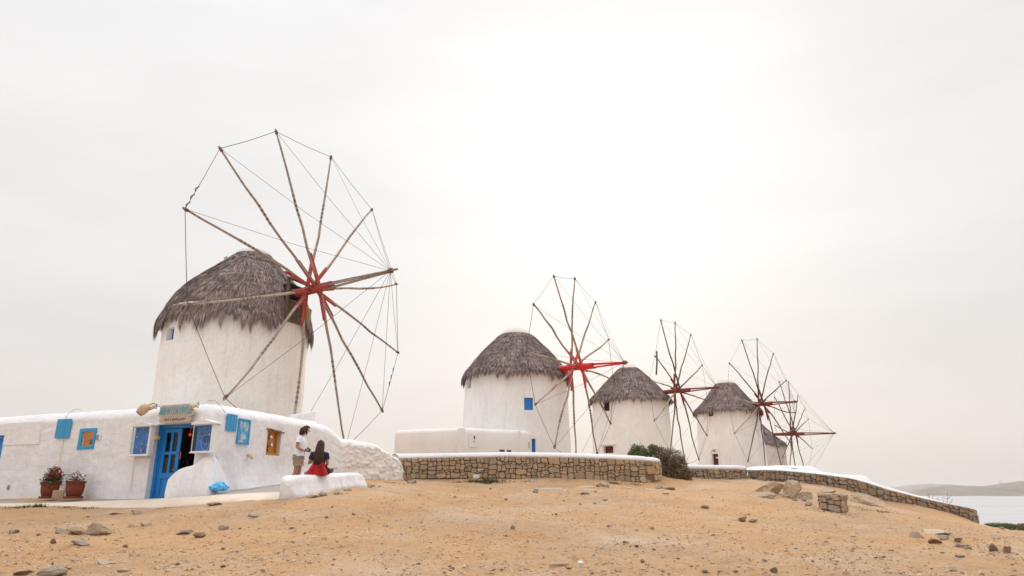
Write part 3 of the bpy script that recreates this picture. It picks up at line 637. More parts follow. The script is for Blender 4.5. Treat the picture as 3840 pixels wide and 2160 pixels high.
def do_mill(k, roofp, towerp, cap, holes_px, mats, tmat, cnt, wdt, drop, pr, skip=None, capmat='capstone', lean=(0, 0)):
    D = MILLS[k]; CW = D['C']; C = (CW[0]-.14, CW[1]) if k == 1 else CW; L, yaw, tilt, Rr, ph, hz = D['q']
    root = thing('windmill', (C[0], C[1], D['zb']), LAB[k], 'windmill', 'windmills along the ridge')
    holes = []
    for (x0, x1, y0, y1, dep) in holes_px:
        ym, xm = (y0+y1)/2, (x0+x1)/2
        t0 = cyl_hit(C, towerp, x0, ym)[0]; t1 = cyl_hit(C, towerp, x1, ym)[0]; z1 = cyl_hit(C, towerp, xm, y0)[1]; z0 = cyl_hit(C, towerp, xm, y1)[1]
        holes.append((min(t0, t1), max(t0, t1), z0, z1, dep))
    tw, P = tower(root, C, towerp, tmat, holes, k)
    ax = Vector((math.cos(yaw)*math.cos(tilt), -math.sin(yaw)*math.cos(tilt), math.sin(tilt)))
    thatch(root, C, roofp, k*3+1, cnt, None, wdt, skip=(math.atan2(ax.y, ax.x), skip[0], skip[1]) if skip else None, drop=drop, wob=.02, lean=lean)
    g = B(); g.lathe(cap, (C[0]+lean[0], C[1]+lean[1], 0), 32, close=False); g.build('roof_cap', M[capmat], root, smooth=True)
    # sail wheel
    s = Vector((-math.sin(yaw), -math.cos(yaw), 0)); u = ax.cross(s)
    if u.z < 0: u = -u
    h = Vector((CW[0], CW[1], hz))+ax*L
    tips = []
    for i in range(12):
        t = D['tips'][i]
        if t is None: a = ph+i*math.pi/6; tips.append(h+Rr*(math.cos(a)*u+math.sin(a)*s))
        else:
            a, b_ = ray(*t); d = Vector((a, 1, b_)); Y = h.dot(ax)/d.dot(ax); tips.append(d*Y)
    rd = random.Random(k*7); pm, rm = mats
    g = B(); g.tube([h-ax*(L-1.6), h-ax*.85, h+ax*1.0], [pr*2.1, pr*3.0, pr*3.0], 10); shaft = g.build('shaft', M[rm], root, smooth=False)
    if k in (1, 2, 5):
        g = B(); n_ = 10
        for i in range(n_):
            a = 2*math.pi*i/n_; q = math.cos(a)*u+math.sin(a)*s; tt = u.cross(q)
            side = ax.cross(q); o_ = h-ax*(.55 if i % 2 else .7)+q*pr*2.2-side*pr*.55
            g.box(o_, ax*(1.55+.12*(i % 3)), side*pr*1.1, q*pr*.75)
        g.build('shaft_cladding', M[rm], shaft, bevel=.01)
    for i in range(12):
        T = tips[i]; stag = (.42-.14*(i % 6)) if k in (1, 2) else (.25-.1*(i % 6)); h0 = h+ax*stag; d = T-h0; Ln = d.length; d.normalize()
        # bends as natural trunks do, mostly in the wheel's plane
        sd = d.cross(ax).normalized(); bend = rd.uniform(-1, 1)*(.13 if k > 1 else .16); b2 = rd.uniform(-1, 1)*.07
        pts = []
        for q in range(9):
            t = q/8; pts.append(h0+d*Ln*t+sd*(bend*math.sin(math.pi*t)+b2*math.sin(2*math.pi*t))+ax*(.06*math.sin(math.pi*t)*rd.choice((0, 1))))
        m_ = M[pm]
        if k == 1 and i in (3,): m_ = M['pole_pale']
        if k in (2, 3, 4) and i in (2, 3): m_ = M['pole_pale']
        g = B(); g.tube(pts, [pr*lerp(1.08, .62, t/8)*rd.uniform(.92, 1.08) for t in range(9)], 7)
        po = g.build('sail_pole', m_, root, smooth=True)
        lr = 1.25*(Rr/6)*rd.uniform(.85, 1.2); g = B(); n_ = 3
        for j, (o1, o2, l2) in enumerate(((.9, .3, 1.), (-.8, .5, .9), (.1, -.9, 1.06))):
            a = pts[0]+sd*pr*o1*.75+ax*pr*o2*.6; c_ = a+d*lr*l2
            g.tube([a, c_], [pr*(1.0 if k == 1 else .85), pr*(.9 if k == 1 else .75)], 6)
        g.build('red_brace', M[rm], po)
        g = B()
        mid = rd.uniform(.45, .6)
        for q in range(5 if k < 3 else 3):
            t = mid+q*.03; f8 = t*8; i8 = min(7, int(f8)); c0 = pts[i8].lerp(pts[i8+1], f8-i8); g.tube([c0-d*.028-sd*.004, c0+d*.028+sd*.004], pr*.95, 7)
        for t in (.985, .972):
            c0 = h0+d*Ln*t; g.tube([c0-d*.03, c0+d*.03], pr*1.05, 7)
        if k < 5: tag(g.build('rope_binding', M['binding'], po), None, None, None, 'stuff')
    tipe = h+ax*D['bow']; node = h+ax*D['node']
    bm_ = M[pm] if k == 1 else M[rm]
    g = B(); g.tube([h+ax*.6+u*pr*1.7, h+ax*D['bow']*.6+u*pr*.9, tipe], [pr*1.15, pr, pr*.8], 8); g.build('bowsprit', bm_, root, smooth=True)
    g = B(); g.tube([h+ax*.7-u*pr*2.2+s*pr, h+ax*D['bow']*.5-u*pr*1.3, node-u*pr*.8], [pr*.95, pr*.85, pr*.7], 8); g.build('bowsprit_strut', bm_, root, smooth=True)
    if k == 1:
        g = B(); g.tube([h+ax*.7+s*pr*2.2, h+ax*D['bow']*.5+s*pr*1.2, node+s*pr*.6], [pr*.9, pr*.8, pr*.6], 8); g.build('bowsprit_strut', bm_, root, smooth=True)
    g = B(); g.tube([node-ax*.05, node+ax*.1], pr*1.9, 8); g.build('rope_lashing', M['binding'], root)
    rr = {1: .0105, 2: .010, 3: .009, 4: .009, 5: .009}[k]
    for i in range(12):
        a, c_ = tips[i], tips[(i+1) % 12]; ca = h+(a-h)*.985; cc = h+(c_-h)*.985; g = B()
        sag = Vector((0, 0, -.05)) ; g.tube([ca, (ca+cc)/2+sag, cc], rr*1.2, 4); rp = g.build('rim_rope', M['rope'], root)
        if k == 1 and i in (1, 7):   # turnbuckle hooks
            g = B(); e = (ca-cc).normalized() if i == 7 else (ca-cc).normalized()
            base = cc+e*.05 if i == 1 else cc+e*.9
            for q in range(3):
                o_ = base+e*(.42*q+.05); g.tube([o_, o_+e*.10+s*.05, o_+e*.2, o_+e*.28-s*.04], .02, 6)
            g.build('turnbuckle', M['rope'], rp)
        g = B(); m_ = (ca*.5+node*.5)+Vector((0, 0, -.10)); g.tube([ca, m_, node], rr*.75, 4); g.build('stay_rope', M['rope'], root)
    return root, P, holes, h, ax, u, s, tips
def win_fill(root, P, h, mat, dep, kind, dark=None, planks=2, frame=None, name='window'):
    a, ex, ez, n = frame_at(P, h, dep)
    if n.dot(-Vector((a.x, a.y, 0))) < 0: n = -n
    g = B(); fw = .05
    exn, ezn = ex.normalized(), ez.normalized(); wx, wz = ex.length, ez.length
    for (u0, u1, v0, v1) in ((0, wx, 0, fw), (0, wx, wz-fw, wz), (0, fw, fw+.002, wz-fw-.002), (wx-fw, wx, fw+.002, wz-fw-.002)):
        g.box(a+exn*u0+ezn*v0+n*.003, exn*(u1-u0), n*.06, ezn*(v1-v0))
    fr = g.build(name, frame or mat, root)
    k = planks
    for i in range(k):
        g = B(); u0 = fw+.004+(wx-2*fw-.008)*i/k; u1 = fw+.004+(wx-2*fw-.008)*(i+1)/k-.008
        g.box(a+exn*u0+ezn*(fw+.004)+n*.006, exn*(u1-u0), n*.03, ezn*(wz-2*fw-.008)); g.build(kind, mat, fr)
    return fr
m1 = do_mill(1, [(10.5, .58), (10.19, .86), (9.7, 1.34), (9.3, 1.76), (8.7, 2.36), (8.1, 2.76), (7.5, 2.99), (7.05, 3.09)],
    [(.2, 3.06), (2, 3.02), (5, 3.03), (7.45, 3.03)], [(.76, 10.40), (.72, 10.54), (.54, 10.69), (.25, 10.77), (.01, 10.79)],
    [(625.5, 652.6, 1229, 1275, .3)], ('pole', 'red1'), M['tower1'], 90000, .020, .85, .062, skip=(.20, 1.35), capmat='cap', lean=(.36, 0))
win_fill(m1[0], m1[1], m1[2][0], M['blue'], .28, 'shutter_board')
# timber box where the shaft leaves the thatch
def hood(ml, Rm):
    root, P, holes, h, ax, u, s, tips = ml; flat = Vector((ax.x, ax.y, 0)).normalized(); C = MILLS[1]['C']
    base = Vector((C[0], C[1], 0))+flat*(Rm-.95)
    g = B(); g.box(base+s*-.42+Vector((0, 0, 8.0)), s*.84, flat*.92, Vector((0, 0, .62))); ho = g.build('painted_shaft_opening', M['dark'], root)  # solid box; the dark of the hole is put into its colour
    for i in range(6):
        g = B(); z = 6.95+.16*i; g.box(base+flat*.85+s*-.58+Vector((0, 0, z)), s*(1.16+.03*(i % 2)), flat*(.15+.01*(i % 3)), Vector((0, 0, .15))); g.build('plank', M['darkwood'], ho, bevel=.008)
    for e in (-.62, .56):
        g = B(); g.box(base+flat*.9+s*e+Vector((0, 0, 6.9)), s*.09, flat*.13, Vector((0, 0, 1.9))); g.build('post', M['darkwood'], ho, bevel=.008)
    g = B(); g.tube([base+flat*1.02-s*.75+Vector((0, 0, 8.78)), base+flat*1.02+s*.75+Vector((0, 0, 8.80))], .06, 7); g.build('beam', M['darkwood'], ho)
    g = B(); pts = [base+flat*1.08-s*.45+Vector((0, 0, 7.72)), base+flat*1.2-s*.55+Vector((0, 0, 7.6)), base+flat*1.12-s*.62+Vector((0, 0, 7.35)), base+flat*1.15-s*.6+Vector((0, 0, 7.0))]
    g.tube(pts, [.09, .13, .12, .03], 8); g.build('straw_bundle', simple('pale_straw', (.50, .40, .20), .9, .25, 30), ho)
hood(m1, 3.0)
# pale strip of rope round the first roof
g = B(); pts = []
for i in range(40):
    th = R(-140)+R(110)*i/39; rr = 1.27; pts.append((-11.92+rr*math.cos(th), 30.27+rr*math.sin(th), 9.99+.05*math.sin(i*.7)+.04*math.sin(i*1.9)))
g.tube(pts, .025, 5); g.build('roof_rope', M['rope_pale'], m1[0])
m2 = do_mill(2, [(8.82, .76), (8.4, 1.18), (7.8, 1.80), (7.2, 2.33), (6.75, 2.68), (6.45, 2.90), (6.25, 3.0)],
    [(1.2, 3.10), (3, 3.02), (6.35, 2.88)], [(.92, 8.72), (.84, 8.86), (.62, 9.08), (.35, 9.25), (.12, 9.34), (.01, 9.36)],
    [(1753, 1766.5, 1421, 1455, .3), (1965.5, 1999, 1491.5, 1538, .14), (1994, 2009, 1645, 1697, .2)], ('pole', 'red2'), M['tower'], 66000, .021, .52, .058)
win_fill(m2[0], m2[1], m2[2][0], M['blue'], .28, 'shutter_board'); win_fill(m2[0], m2[1], m2[2][1], M['blue'], .12, 'shutter_board', planks=2)
win_fill(m2[0], m2[1], m2[2][2], M['blue'], .17, 'door_board', planks=3, name='door')
m3 = do_mill(3, [(9.45, .60), (8.9, 1.18), (8.2, 1.88), (7.6, 2.42), (7.2, 2.82), (7.0, 3.0), (6.8, 3.12)],
    [(1.2, 3.1), (4, 3.03), (6.95, 2.95)], [(.76, 9.36), (.68, 9.50), (.45, 9.76), (.2, 9.92), (.01, 9.97)],
    [(2263.5, 2285.6, 1499.6, 1541.6, .15), (2264, 2300, 1673, 1699, .28)], ('pole_dark', 'red3'), M['tower'], 36000, .027, .5, .056)
f_ = win_fill(m3[0], m3[1], m3[2][0], M['dark'], .13, 'pane', planks=2, frame=M['brown'])
win_fill(m3[0], m3[1], m3[2][1], M['brown'], .26, 'door_board', planks=2, name='door')
a, ex, ez, n_ = frame_at(m3[1], m3[2][1], -.02); g = B(); g.box(a+ez-ex*.22-n_*.02+Vector((0, 0, .03)), ex*1.45, -n_*.2 if n_.y > 0 else n_*.2, Vector((0, 0, .12))); g.build('lintel', M['capstone'], m3[0], bevel=.02)
m4 = do_mill(4, [(9.75, .78), (9.1, 1.25), (8.4, 1.78), (7.9, 2.2), (7.5, 2.58), (7.25, 2.84), (7.05, 2.98)],
    [(1.2, 3.06), (4, 2.95), (7.15, 2.76)], [(.92, 9.66), (.86, 9.80), (.66, 10.05), (.34, 10.2), (.1, 10.26), (.01, 10.27)],
    [(2656, 2673, 1538, 1561, .2), (2671, 2694, 1702, 1752, .3), (2839, 2846.5, 1611.6, 1638, .12)], ('pole_dark', 'red3'), M['tower'], 32000, .030, .48, .060)
win_fill(m4[0], m4[1], m4[2][0], M['dark'], .18, 'pane', planks=2, frame=M['brown'])
dr = win_fill(m4[0], m4[1], m4[2][1], M['brown'], .28, 'door_board', planks=2, name='door')
a, ex, ez, n_ = frame_at(m4[1], m4[2][1], .2); n_ = -n_ if n_.y > 0 else n_
g = B(); g.box(a+ex*.42+ez*.66, ex*.5, n_*.01, ez*.12); g.build('notice', M['notice'], dr)
g = B(); a, ex, ez, n_ = frame_at(m4[1], m4[2][1], -.03); n_ = -n_ if n_.y > 0 else n_; A_ = []
for i in range(13):
    t = math.pi*i/12; A_.append(a+ez*1.02+ex*(.5-.72*math.cos(t))+Vector((0, 0, .42*math.sin(t))))
A_ = [a-ex*.22]+A_+[a+ex*1.22]; g.tube(A_, .035, 6); g.build('door_arch', M['tower'], m4[0])
g = B(); g.lathe([(.01, 0), (.06, .02), (.075, .08), (.04, .13), (.01, .15)], a+ez*1.16+ex*.5+n_*.12, 10); tag(g.build('wall_lamp', M['black'], None, top=True), 'round dark lamp above the arched mill doorway', 'lamp')
m5 = do_mill(5, [(7.05, .65), (6.5, 1.2), (5.9, 1.75), (5.4, 2.25), (5.0, 2.75), (4.8, 3.0)],
    [(-1.5, 3.2), (2, 3.1), (4.85, 2.98)], [(.8, 6.98), (.6, 7.15), (.3, 7.25), (.01, 7.28)], [], ('pole_dark', 'red3'), M['tower5'], 16000, .036, .6, .058)
# broken pole hanging in the ropes of the third mill
g = B(); a = W(2463, 1317, 50.6); c = W(2461, 1406, 50.6); g.tube([a, (a+c)/2+Vector((.03, 0, 0)), c], .06, 6); g.build('broken_pole', M['pole_dark'], m3[0])
# white annex in front of the second mill
ann = thing('flat_roofed_annex', (-3.5, 35.5, 1.2), 'low white rounded-edge annex with white hatch in front of the red-hubbed mill', 'building')
AP = Path([(W(1484, 1650, 36.9).x-.6, 40.2, 3.0, .8), (W(1484, 1650, 36.2).x, 36.0, 3.0, .8), (W(1600, 1650, 35.2).x, 35.2, 3.02, .8), (W(1722, 1650, 34.35).x, 34.35, 3.02, .8), (W(1740, 1650, 34.3).x, 34.32, 3.02, .8), (W(1850, 1650, 35.2).x, 35.2, 3.02, .8), (W(1952, 1650, 35.95).x, 35.95, 3.03, .8), (W(1984, 1650, 36.25).x, 36.25, 3.0, .8), (W(1993, 1650, 36.9).x, 36.9, 3.0, .8), (W(1994, 1650, 37.6).x, 37.6, 3.0, .8)])
g = B(); rows = []; 
for u in np.linspace(0, AP.L, 90):
    p = AP.pos(u); q = AP.nrm(u); zt = 3.0; row = []
    e = 1.0
    for d, z in ((0, .8), (0, 1.6), (0, 2.2), (0, zt-.22), (-.02, zt-.15), (-.07, zt-.07), (-.16, zt-.02), (-.3, zt)):
        w = .01*fbm((p.x, p.y, z), 1.3); row.append((p.x+q.x*(d+w), p.y+q.y*(d+w), z))
    rows.append(row)
g.grid(rows); g.build('wall', M['annex'], ann, smooth=True)
g = B(); poly = [rows[i][-1] for i in range(0, 90, 3)]; g.add(poly, [tuple(range(len(poly)))]); g.build('roof', M['cap'], ann)
def on_path(PT, px, py, off=0):
    a, b_ = ray(px, py)
    best = min(np.linspace(0, PT.L, 800), key=lambda u: abs(PT.pos(u).x+PT.nrm(u).x*off-a*(PT.pos(u).y+PT.nrm(u).y*off))); p = PT.pos(best); return best, b_*(p.y+PT.nrm(best).y*off)
def path_box(root, name, PT, x0, x1, y0, y1, d0, d1, mat, bevel=0):
    u0, u1 = on_path(PT, x0, (y0+y1)/2)[0], on_path(PT, x1, (y0+y1)/2)[0]; z1, z0 = on_path(PT, (x0+x1)/2, y0)[1], on_path(PT, (x0+x1)/2, y1)[1]
    p, q = PT.pos(u0), PT.pos(u1); n = PT.nrm((u0+u1)/2); g = B()
    g.box((p.x+n.x*d0, p.y+n.y*d0, z0), (q.x-p.x, q.y-p.y, 0), (n.x*(d1-d0), n.y*(d1-d0), 0), (0, 0, z1-z0)); return g.build(name, mat, root, bevel=bevel)
ht = path_box(ann, 'hatch', AP, 1757, 1791, 1626, 1677, .0, .035, M['white_paint'], .006)
path_box(ann, 'hatch_slot', AP, 1776, 1779.5, 1634.5, 1647, .03, .045, M['black']); path_box(ann, 'hatch_latch', AP, 1774, 1777, 1654, 1658, .03, .06, M['grey_metal'])
path_box(ann, 'painted_vent_hole', AP, 1874, 1891, 1686, 1694, -.05, .012, M['darkwood']); path_box(ann, 'painted_vent_hole', AP, 1901, 1917, 1687.5, 1695, -.05, .012, M['darkwood'])  # solid blocks; the shade of two small holes is put into their colour
path_box(ann, 'small_window', AP, 1981, 1986, 1657, 1680, -.05, .012, M['grey_metal']); path_box(ann, 'pilaster', AP, 1715, 1741, 1604.5, 1720, -.1, .035, M['annex'], .02); path_box(ann, 'pilaster', AP, 1944, 1952, 1616, 1720, -.1, .03, M['annex'], .02)

# ------------------------------------------------------------ the shop house
K = Vector((-8.17, 19.2)); U1 = Vector((.9203, -.3912)); U2 = Vector((1.37, 5.0)).normalized()
N1 = Vector((-.3912, -.9203)); N2 = Vector((U2.y, -U2.x))
class Plane:
    def __init__(s, P, d, n): s.P, s.d, s.n = P, d, n
    def hit(s, px, py, off=0.):
        a, b_ = ray(px, py); P = s.P+s.n*off
        # P + d*u = (a*Y, Y)
        u = (P.x-a*P.y)/(a*s.d.y-s.d.x); Y = P.y+s.d.y*u; return u, b_*Y
    def at(s, u, z, d=0.): q = s.P+s.d*u+s.n*d; return Vector((q.x, q.y, z))
    def rect(s, x0, x1, y0, y1, off=0.):
        ym, xm = (y0+y1)/2, (x0+x1)/2
        return s.hit(x0, ym, off)[0], s.hit(x1, ym, off)[0], s.hit(xm, y1, off)[1], s.hit(xm, y0, off)[1]
    def box(s, g, u0, u1, z0, z1, d0, d1, m=0):
        g.box(s.at(u0, z0, d0), s.at(u1, z0, d0)-s.at(u0, z0, d0), s.at(u0, z0, d1)-s.at(u0, z0, d0), (0, 0, z1-z0), m=m)
    def slab(s, name, u0, u1, z0, z1, d0, d1, mat, root, bevel=.006):
        g = B(); s.box(g, u0, u1, z0, z1, d0, d1); return g.build(name, mat, root, bevel=bevel)
F1 = Plane(K, U1, N1); F2 = Plane(K, U2, N2)
house = thing('shop_house', (-11, 21.5, -.3), 'long low whitewashed shop building with blue door in front of the nearest windmill', 'building')
def Wxy(px, py, Y): a = W(px, py, Y); return Vector((a.x, a.y))
tailpx = [(1230, 1590, 24.75), (1262, 1614, 24.95), (1288, 1643, 25.1), (1340, 1646, 25.5), (1421, 1662, 26.3), (1476, 1700, 27.1), (1503, 1716, 27.7), (1513, 1738, 28.3), (1514, 1760, 28.9)]
HP = [F1.P+U1*(-14), K, Vector((-6.80, 24.2))]+[Wxy(*q) for q in tailpx]
HZ = [2.37, 2.37, 2.33]+[ray(q[0], q[1])[1]*q[2] for q in tailpx]
HC = [-14., 0.]
for i in range(2, len(HP)): HC.append(HC[-1]+(HP[i]-HP[i-1]).length)
def hpos(u):
    def raw(v): return Vector((float(np.interp(v, HC, [q.x for q in HP])), float(np.interp(v, HC, [q.y for q in HP]))))
    if -13.5 < u < HC[-1]-.3: return (raw(u-.10)+raw(u)+raw(u+.10))/3
    return raw(u)
def hnrm(u):
    d = hpos(min(HC[-1], u+.06))-hpos(u-.06); d.normalize(); return Vector((d.y, -d.x))
def htop(u): return float(np.interp(u, HC, HZ))
UR = HC[5]   # where the rough rubble starts
# openings (u0,u1,z0,z1,depth)
dL = F1.hit(578, 1593)[0]*.5+F1.hit(545, 1866)[0]*.5; dR = F1.hit(727, 1730)[0]; dZ = F1.hit(640, 1590)[1]
door_h = (dL, dR, -.62, dZ, .34)
w1r = F1.rect(308, 350, 1618, 1673); win_h = (w1r[0], w1r[1], w1r[2], w1r[3], .16)
ldr = F1.hit(9, 1680)[0]; left_h = (ldr-1.05, ldr, -.62, F1.hit(0, 1632)[1], .22)
nr_ = F2.rect(1000, 1052, 1612, 1708); niche_h = (nr_[0], nr_[1], nr_[2], nr_[3], .16)
HOLES = [door_h, win_h, left_h, niche_h]
us = list(np.arange(-13.9, 0, .14))+list(np.arange(0, UR, .12))+list(np.arange(UR, HC[-1], .035))+[HC[-1]]
zs = [-.7]+list(np.arange(-.45, 2.05, .065))+[2.06]
for h in HOLES: us += [h[0], h[1]]; zs += [h[2], h[3]]
us = sorted(set(round(q, 4) for q in us)); zs = sorted(set(round(q, 4) for q in zs))
us = [q for i, q in enumerate(us)]
def wallp(u, z, back=0., top=None):
    if back > .03 and abs(u) < back*1.02:
        a_, b_ = wallp(-back*1.021, z, back), wallp(back*1.021, z, back); return tuple((q+r_)/2 for q, r_ in zip(a_, b_))
    p = hpos(u); n = hnrm(u); H = htop(u); zz = z if H > 2.3 else (z*H/2.37 if z > 0 else z)
    hole = min((max(h[0]-u, u-h[1], h[2]-z, h[3] and z-h[3]) for h in HOLES), default=9)
    w = .030*noise.fractal(Vector((p.x*.9, p.y*.9, z*.9)), .8, 2, 4)+.018*noise.fractal(Vector((p.x*4, p.y*4, z*4)), .7, 2, 3)
    if hole < .10: w *= max(0, hole/.10)
    if u > UR-.35:
        k = min(1, (u-UR+.35)/.5); q = Vector((p.x*4.6, p.y*4.6, zz*7.5)); vd = noise.voronoi(q+Vector((.3*noise.noise(q), .3*noise.noise(q+Vector((5, 0, 0))), 0)))[0]
        w += k*.8*(.045*min(1., (vd[1]-vd[0])*2.4)-.03+.045*noise.fractal(q*.8, .8, 2, 4))
        if zz > H-.35: w += .0
    # walls splay at the foot
    if .9 < u < UR: w += .30*smooth01((u-.9)/.6)*smooth01((UR-u)/1.0)*max(0, (.85-zz)/.85)**1.6
    return (p.x+n.x*(w-back), p.y+n.y*(w-back), zz+(.02*noise.noise(Vector((p.x*1.1, p.y*1.1, 2))) if z > 1.9 else 0))
rows = [[wallp(u, z) for u in us] for z in zs]
COP = [(.02, 2.12), (.055, 2.18), (.11, 2.24), (.19, 2.30), (.29, 2.345), (.42, 2.37), (.75, 2.36)]
for bk, z in COP: rows.append([wallp(u, z, bk) for u in us])
rows.append([wallp(u, 2.0, 1.0) for u in us])
def hin(i, j):
    if i >= len(zs)-1: return False
    uc, zc = (us[j]+us[j+1])/2, (zs[i]+zs[i+1])/2; return any(h[0] < uc < h[1] and h[2] < zc < h[3] for h in HOLES)
g = B(); g.grid(rows, skip=hin)
last = [r_[-1] for r_ in rows]; g.add(last, [tuple(range(len(last)))])
for h in HOLES:
    hu = [u for u in us if h[0]-1e-3 <= u <= h[1]+1e-3]; hz_ = [z for z in zs if h[2]-1e-3 <= z <= h[3]+1e-3]
    for z in (h[2], h[3]):
        for a, c in zip(hu[:-1], hu[1:]): g.quad(wallp(a, z), wallp(c, z), wallp(c, z, h[4]), wallp(a, z, h[4]))
    for u in (h[0], h[1]):
        for a, c in zip(hz_[:-1], hz_[1:]): g.quad(wallp(u, a), wallp(u, c), wallp(u, c, h[4]), wallp(u, a, h[4]))
for i_, f_ in enumerate(g.f):
    g.m[i_] = 1 if all((v % len(us)) < len(us) and us[v % len(us)] > UR-.05 for v in f_ if v < len(rows)*len(us)) and f_[0] < len(rows)*len(us) else 0
g.m[[i for i, f_ in enumerate(g.f) if len(f_) > 10][0]] = 1
wall = g.build('wall', [M['house'], M['rubble']], house, smooth=True)
g = B(); inner = [rows[-2][j] for j in range(0, len(us), 4) if us[j] < UR-1.0]; ring = [(x, y, 2.33) for x, y, z in inner]
ring += [(-8.3, 25.6, 2.3), (-12, 26.3, 2.3), (-21, 29.5, 2.3)]; g.add(ring, [tuple(range(len(ring)))]); g.build('roof', M['cap'], house)
g = B(); bk = [(x, y) for x, y, z in ring[-4:]]+[(ring[0][0], ring[0][1])]
for a, c in zip(bk[:-1], bk[1:]): g.quad((a[0], a[1], -.6), (c[0], c[1], -.6), (c[0], c[1], 2.3), (a[0], a[1], 2.3))
g.build('rear_wall', M['house'], house)
# dark room behind the doors
def room(h, dep, mat, name):
    u0, u1, z0, z1 = h[0]-.0, h[1]+.0, -.35, h[3]+.0; g = B(); d = -h[4]-.002
    x0, x1 = u0-.5, u1+.02
    P = lambda u, z, dd: F1.at(u, z, dd)
    g.quad(P(x0, z0, d-dep), P(x1, z0, d-dep), P(x1, z1+.2, d-dep), P(x0, z1+.2, d-dep)); g.quad(P(x0, z0, d), P(x0, z0, d-dep), P(x0, z1+.2, d-dep), P(x0, z1+.2, d))
    g.quad(P(x1, z0, d), P(x1, z0, d-dep), P(x1, z1+.2, d-dep), P(x1, z1+.2, d)); g.quad(P(x0, z0, d), P(x1, z0, d), P(x1, z0, d-dep), P(x0, z0, d-dep)); g.quad(P(x0, z1+.2, d), P(x1, z1+.2, d), P(x1, z1+.2, d-dep), P(x0, z1+.2, d-dep))
    g.quad(P(x0, z1, d), P(x1, z1, d), P(x1, z1+.2, d), P(x0, z1+.2, d)); g.quad(P(x0, z0, d), P(u0, z0, d), P(u0, z1, d), P(x0, z1, d)); g.quad(P(u1, z0, d), P(x1, z0, d), P(x1, z1, d), P(u1, z1, d))
    return g.build(name, mat, house)
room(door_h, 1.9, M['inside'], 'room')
# the double door
zb = F1.hit(560, 1866)[1]-.03
D = -.16; frame = B(); fw = .09
F1.box(frame, dL+.0, dL+fw, zb, dZ-.10, D-.12, D); F1.box(frame, dL, dR, dZ-.10, dZ-.003, D-.12, D)
F1.box(frame, dL+fw+.004, dL+fw+.05, zb, dZ-.104, D-.12, D-.04)
fr = frame.build('door_frame', M['blue'], house, bevel=.006)
lx1 = F1.hit(668, 1720, D-.05)[0]; lx0 = dL+fw+.055; lz1 = dZ-.11; lz0 = zb+.02
leaf = B(); W_ = lx1-lx0; st = W_*.17; d0, d1 = D-.10, D-.055
H_ = lz1-lz0; y1 = lz0+H_*.355; y2 = lz0+H_*.62; y3 = lz0+H_*.665; y4 = lz1-H_*.055
F1.box(leaf, lx0, lx0+st, lz0, lz1, d0, d1); F1.box(leaf, lx1-st, lx1, lz0, lz1, d0, d1); mid = (lx0+lx1)/2
F1.box(leaf, lx0+st, lx1-st, y4, lz1, d0, d1); F1.box(leaf, lx0+st, lx1-st, y2, y3, d0, d1); F1.box(leaf, lx0+st, lx1-st, lz0+H_*.28, y1, d0, d1); F1.box(leaf, lx0+st, lx1-st, lz0, lz0+.06, d0, d1)
F1.box(leaf, mid-st*.35, mid+st*.35, y1, y2, d0, d1-.004); F1.box(leaf, mid-st*.35, mid+st*.35, y3, y4, d0, d1-.004)
F1.box(leaf, lx0+st, lx1-st, lz0+.06, lz0+H_*.28, d0, d1-.025)
dl = leaf.build('door', M['blue'], house, bevel=.005)
for (a, c, e, f_) in ((lx0+st, mid-st*.35, y1, y2), (mid+st*.35, lx1-st, y1, y2), (lx0+st, mid-st*.35, y3, y4), (mid+st*.35, lx1-st, y3, y4)):
    F1.slab('pane', a+.003, c-.003, e+.003, f_-.003, d0+.008, d0+.014, M['glass'], dl, 0)
g = B(); g.tube([F1.at(lx1-.05, lz0+H_*.40, d1), F1.at(lx1-.05, lz0+H_*.40, d1+.05), F1.at(lx1-.12, lz0+H_*.40, d1+.06)], .012, 6); g.build('handle', M['grey_metal'], dl)
# left door at the picture's edge
a, c = left_h[0], left_h[1]; g = B(); F1.box(g, a, c, zb-.1, left_h[3]-.12, -.22, -.16); F1.box(g, a, c, left_h[3]-.12, left_h[3]-.002, -.22, -.08); F1.box(g, c-.10, c-.002, zb-.1, left_h[3]-.122, -.22, -.10)
F1.box(g, c-.55, c-.16, .5, left_h[3]-.3, -.16, -.13); g.build('side_door', M['blue'], house, bevel=.006)
# small blue window; its warm light is emission put into the curtain
q = F1.rect(296, 357.5, 1606.5, 1684.8); g = B(); b4 = [(q[0], q[1], q[2], w1r[2]), (q[0], q[1], w1r[3], q[3]), (q[0], w1r[0], w1r[2]+.001, w1r[3]-.001), (w1r[1], q[1], w1r[2]+.001, w1r[3]-.001)]
for u0, u1, z0, z1 in b4: F1.box(g, u0, u1, z0, z1, -.02, .022)
wf = g.build('window', M['sky_blue'], house, bevel=.004)
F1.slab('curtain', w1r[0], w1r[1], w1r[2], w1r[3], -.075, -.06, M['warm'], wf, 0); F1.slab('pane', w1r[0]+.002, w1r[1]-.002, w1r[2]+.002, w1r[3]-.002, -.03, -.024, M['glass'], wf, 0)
F1.slab('card', lerp(w1r[0], w1r[1], .55), lerp(w1r[0], w1r[1], .9), lerp(w1r[2], w1r[3], .12), lerp(w1r[2], w1r[3], .45), -.059, -.054, M['tile'], wf, 0)
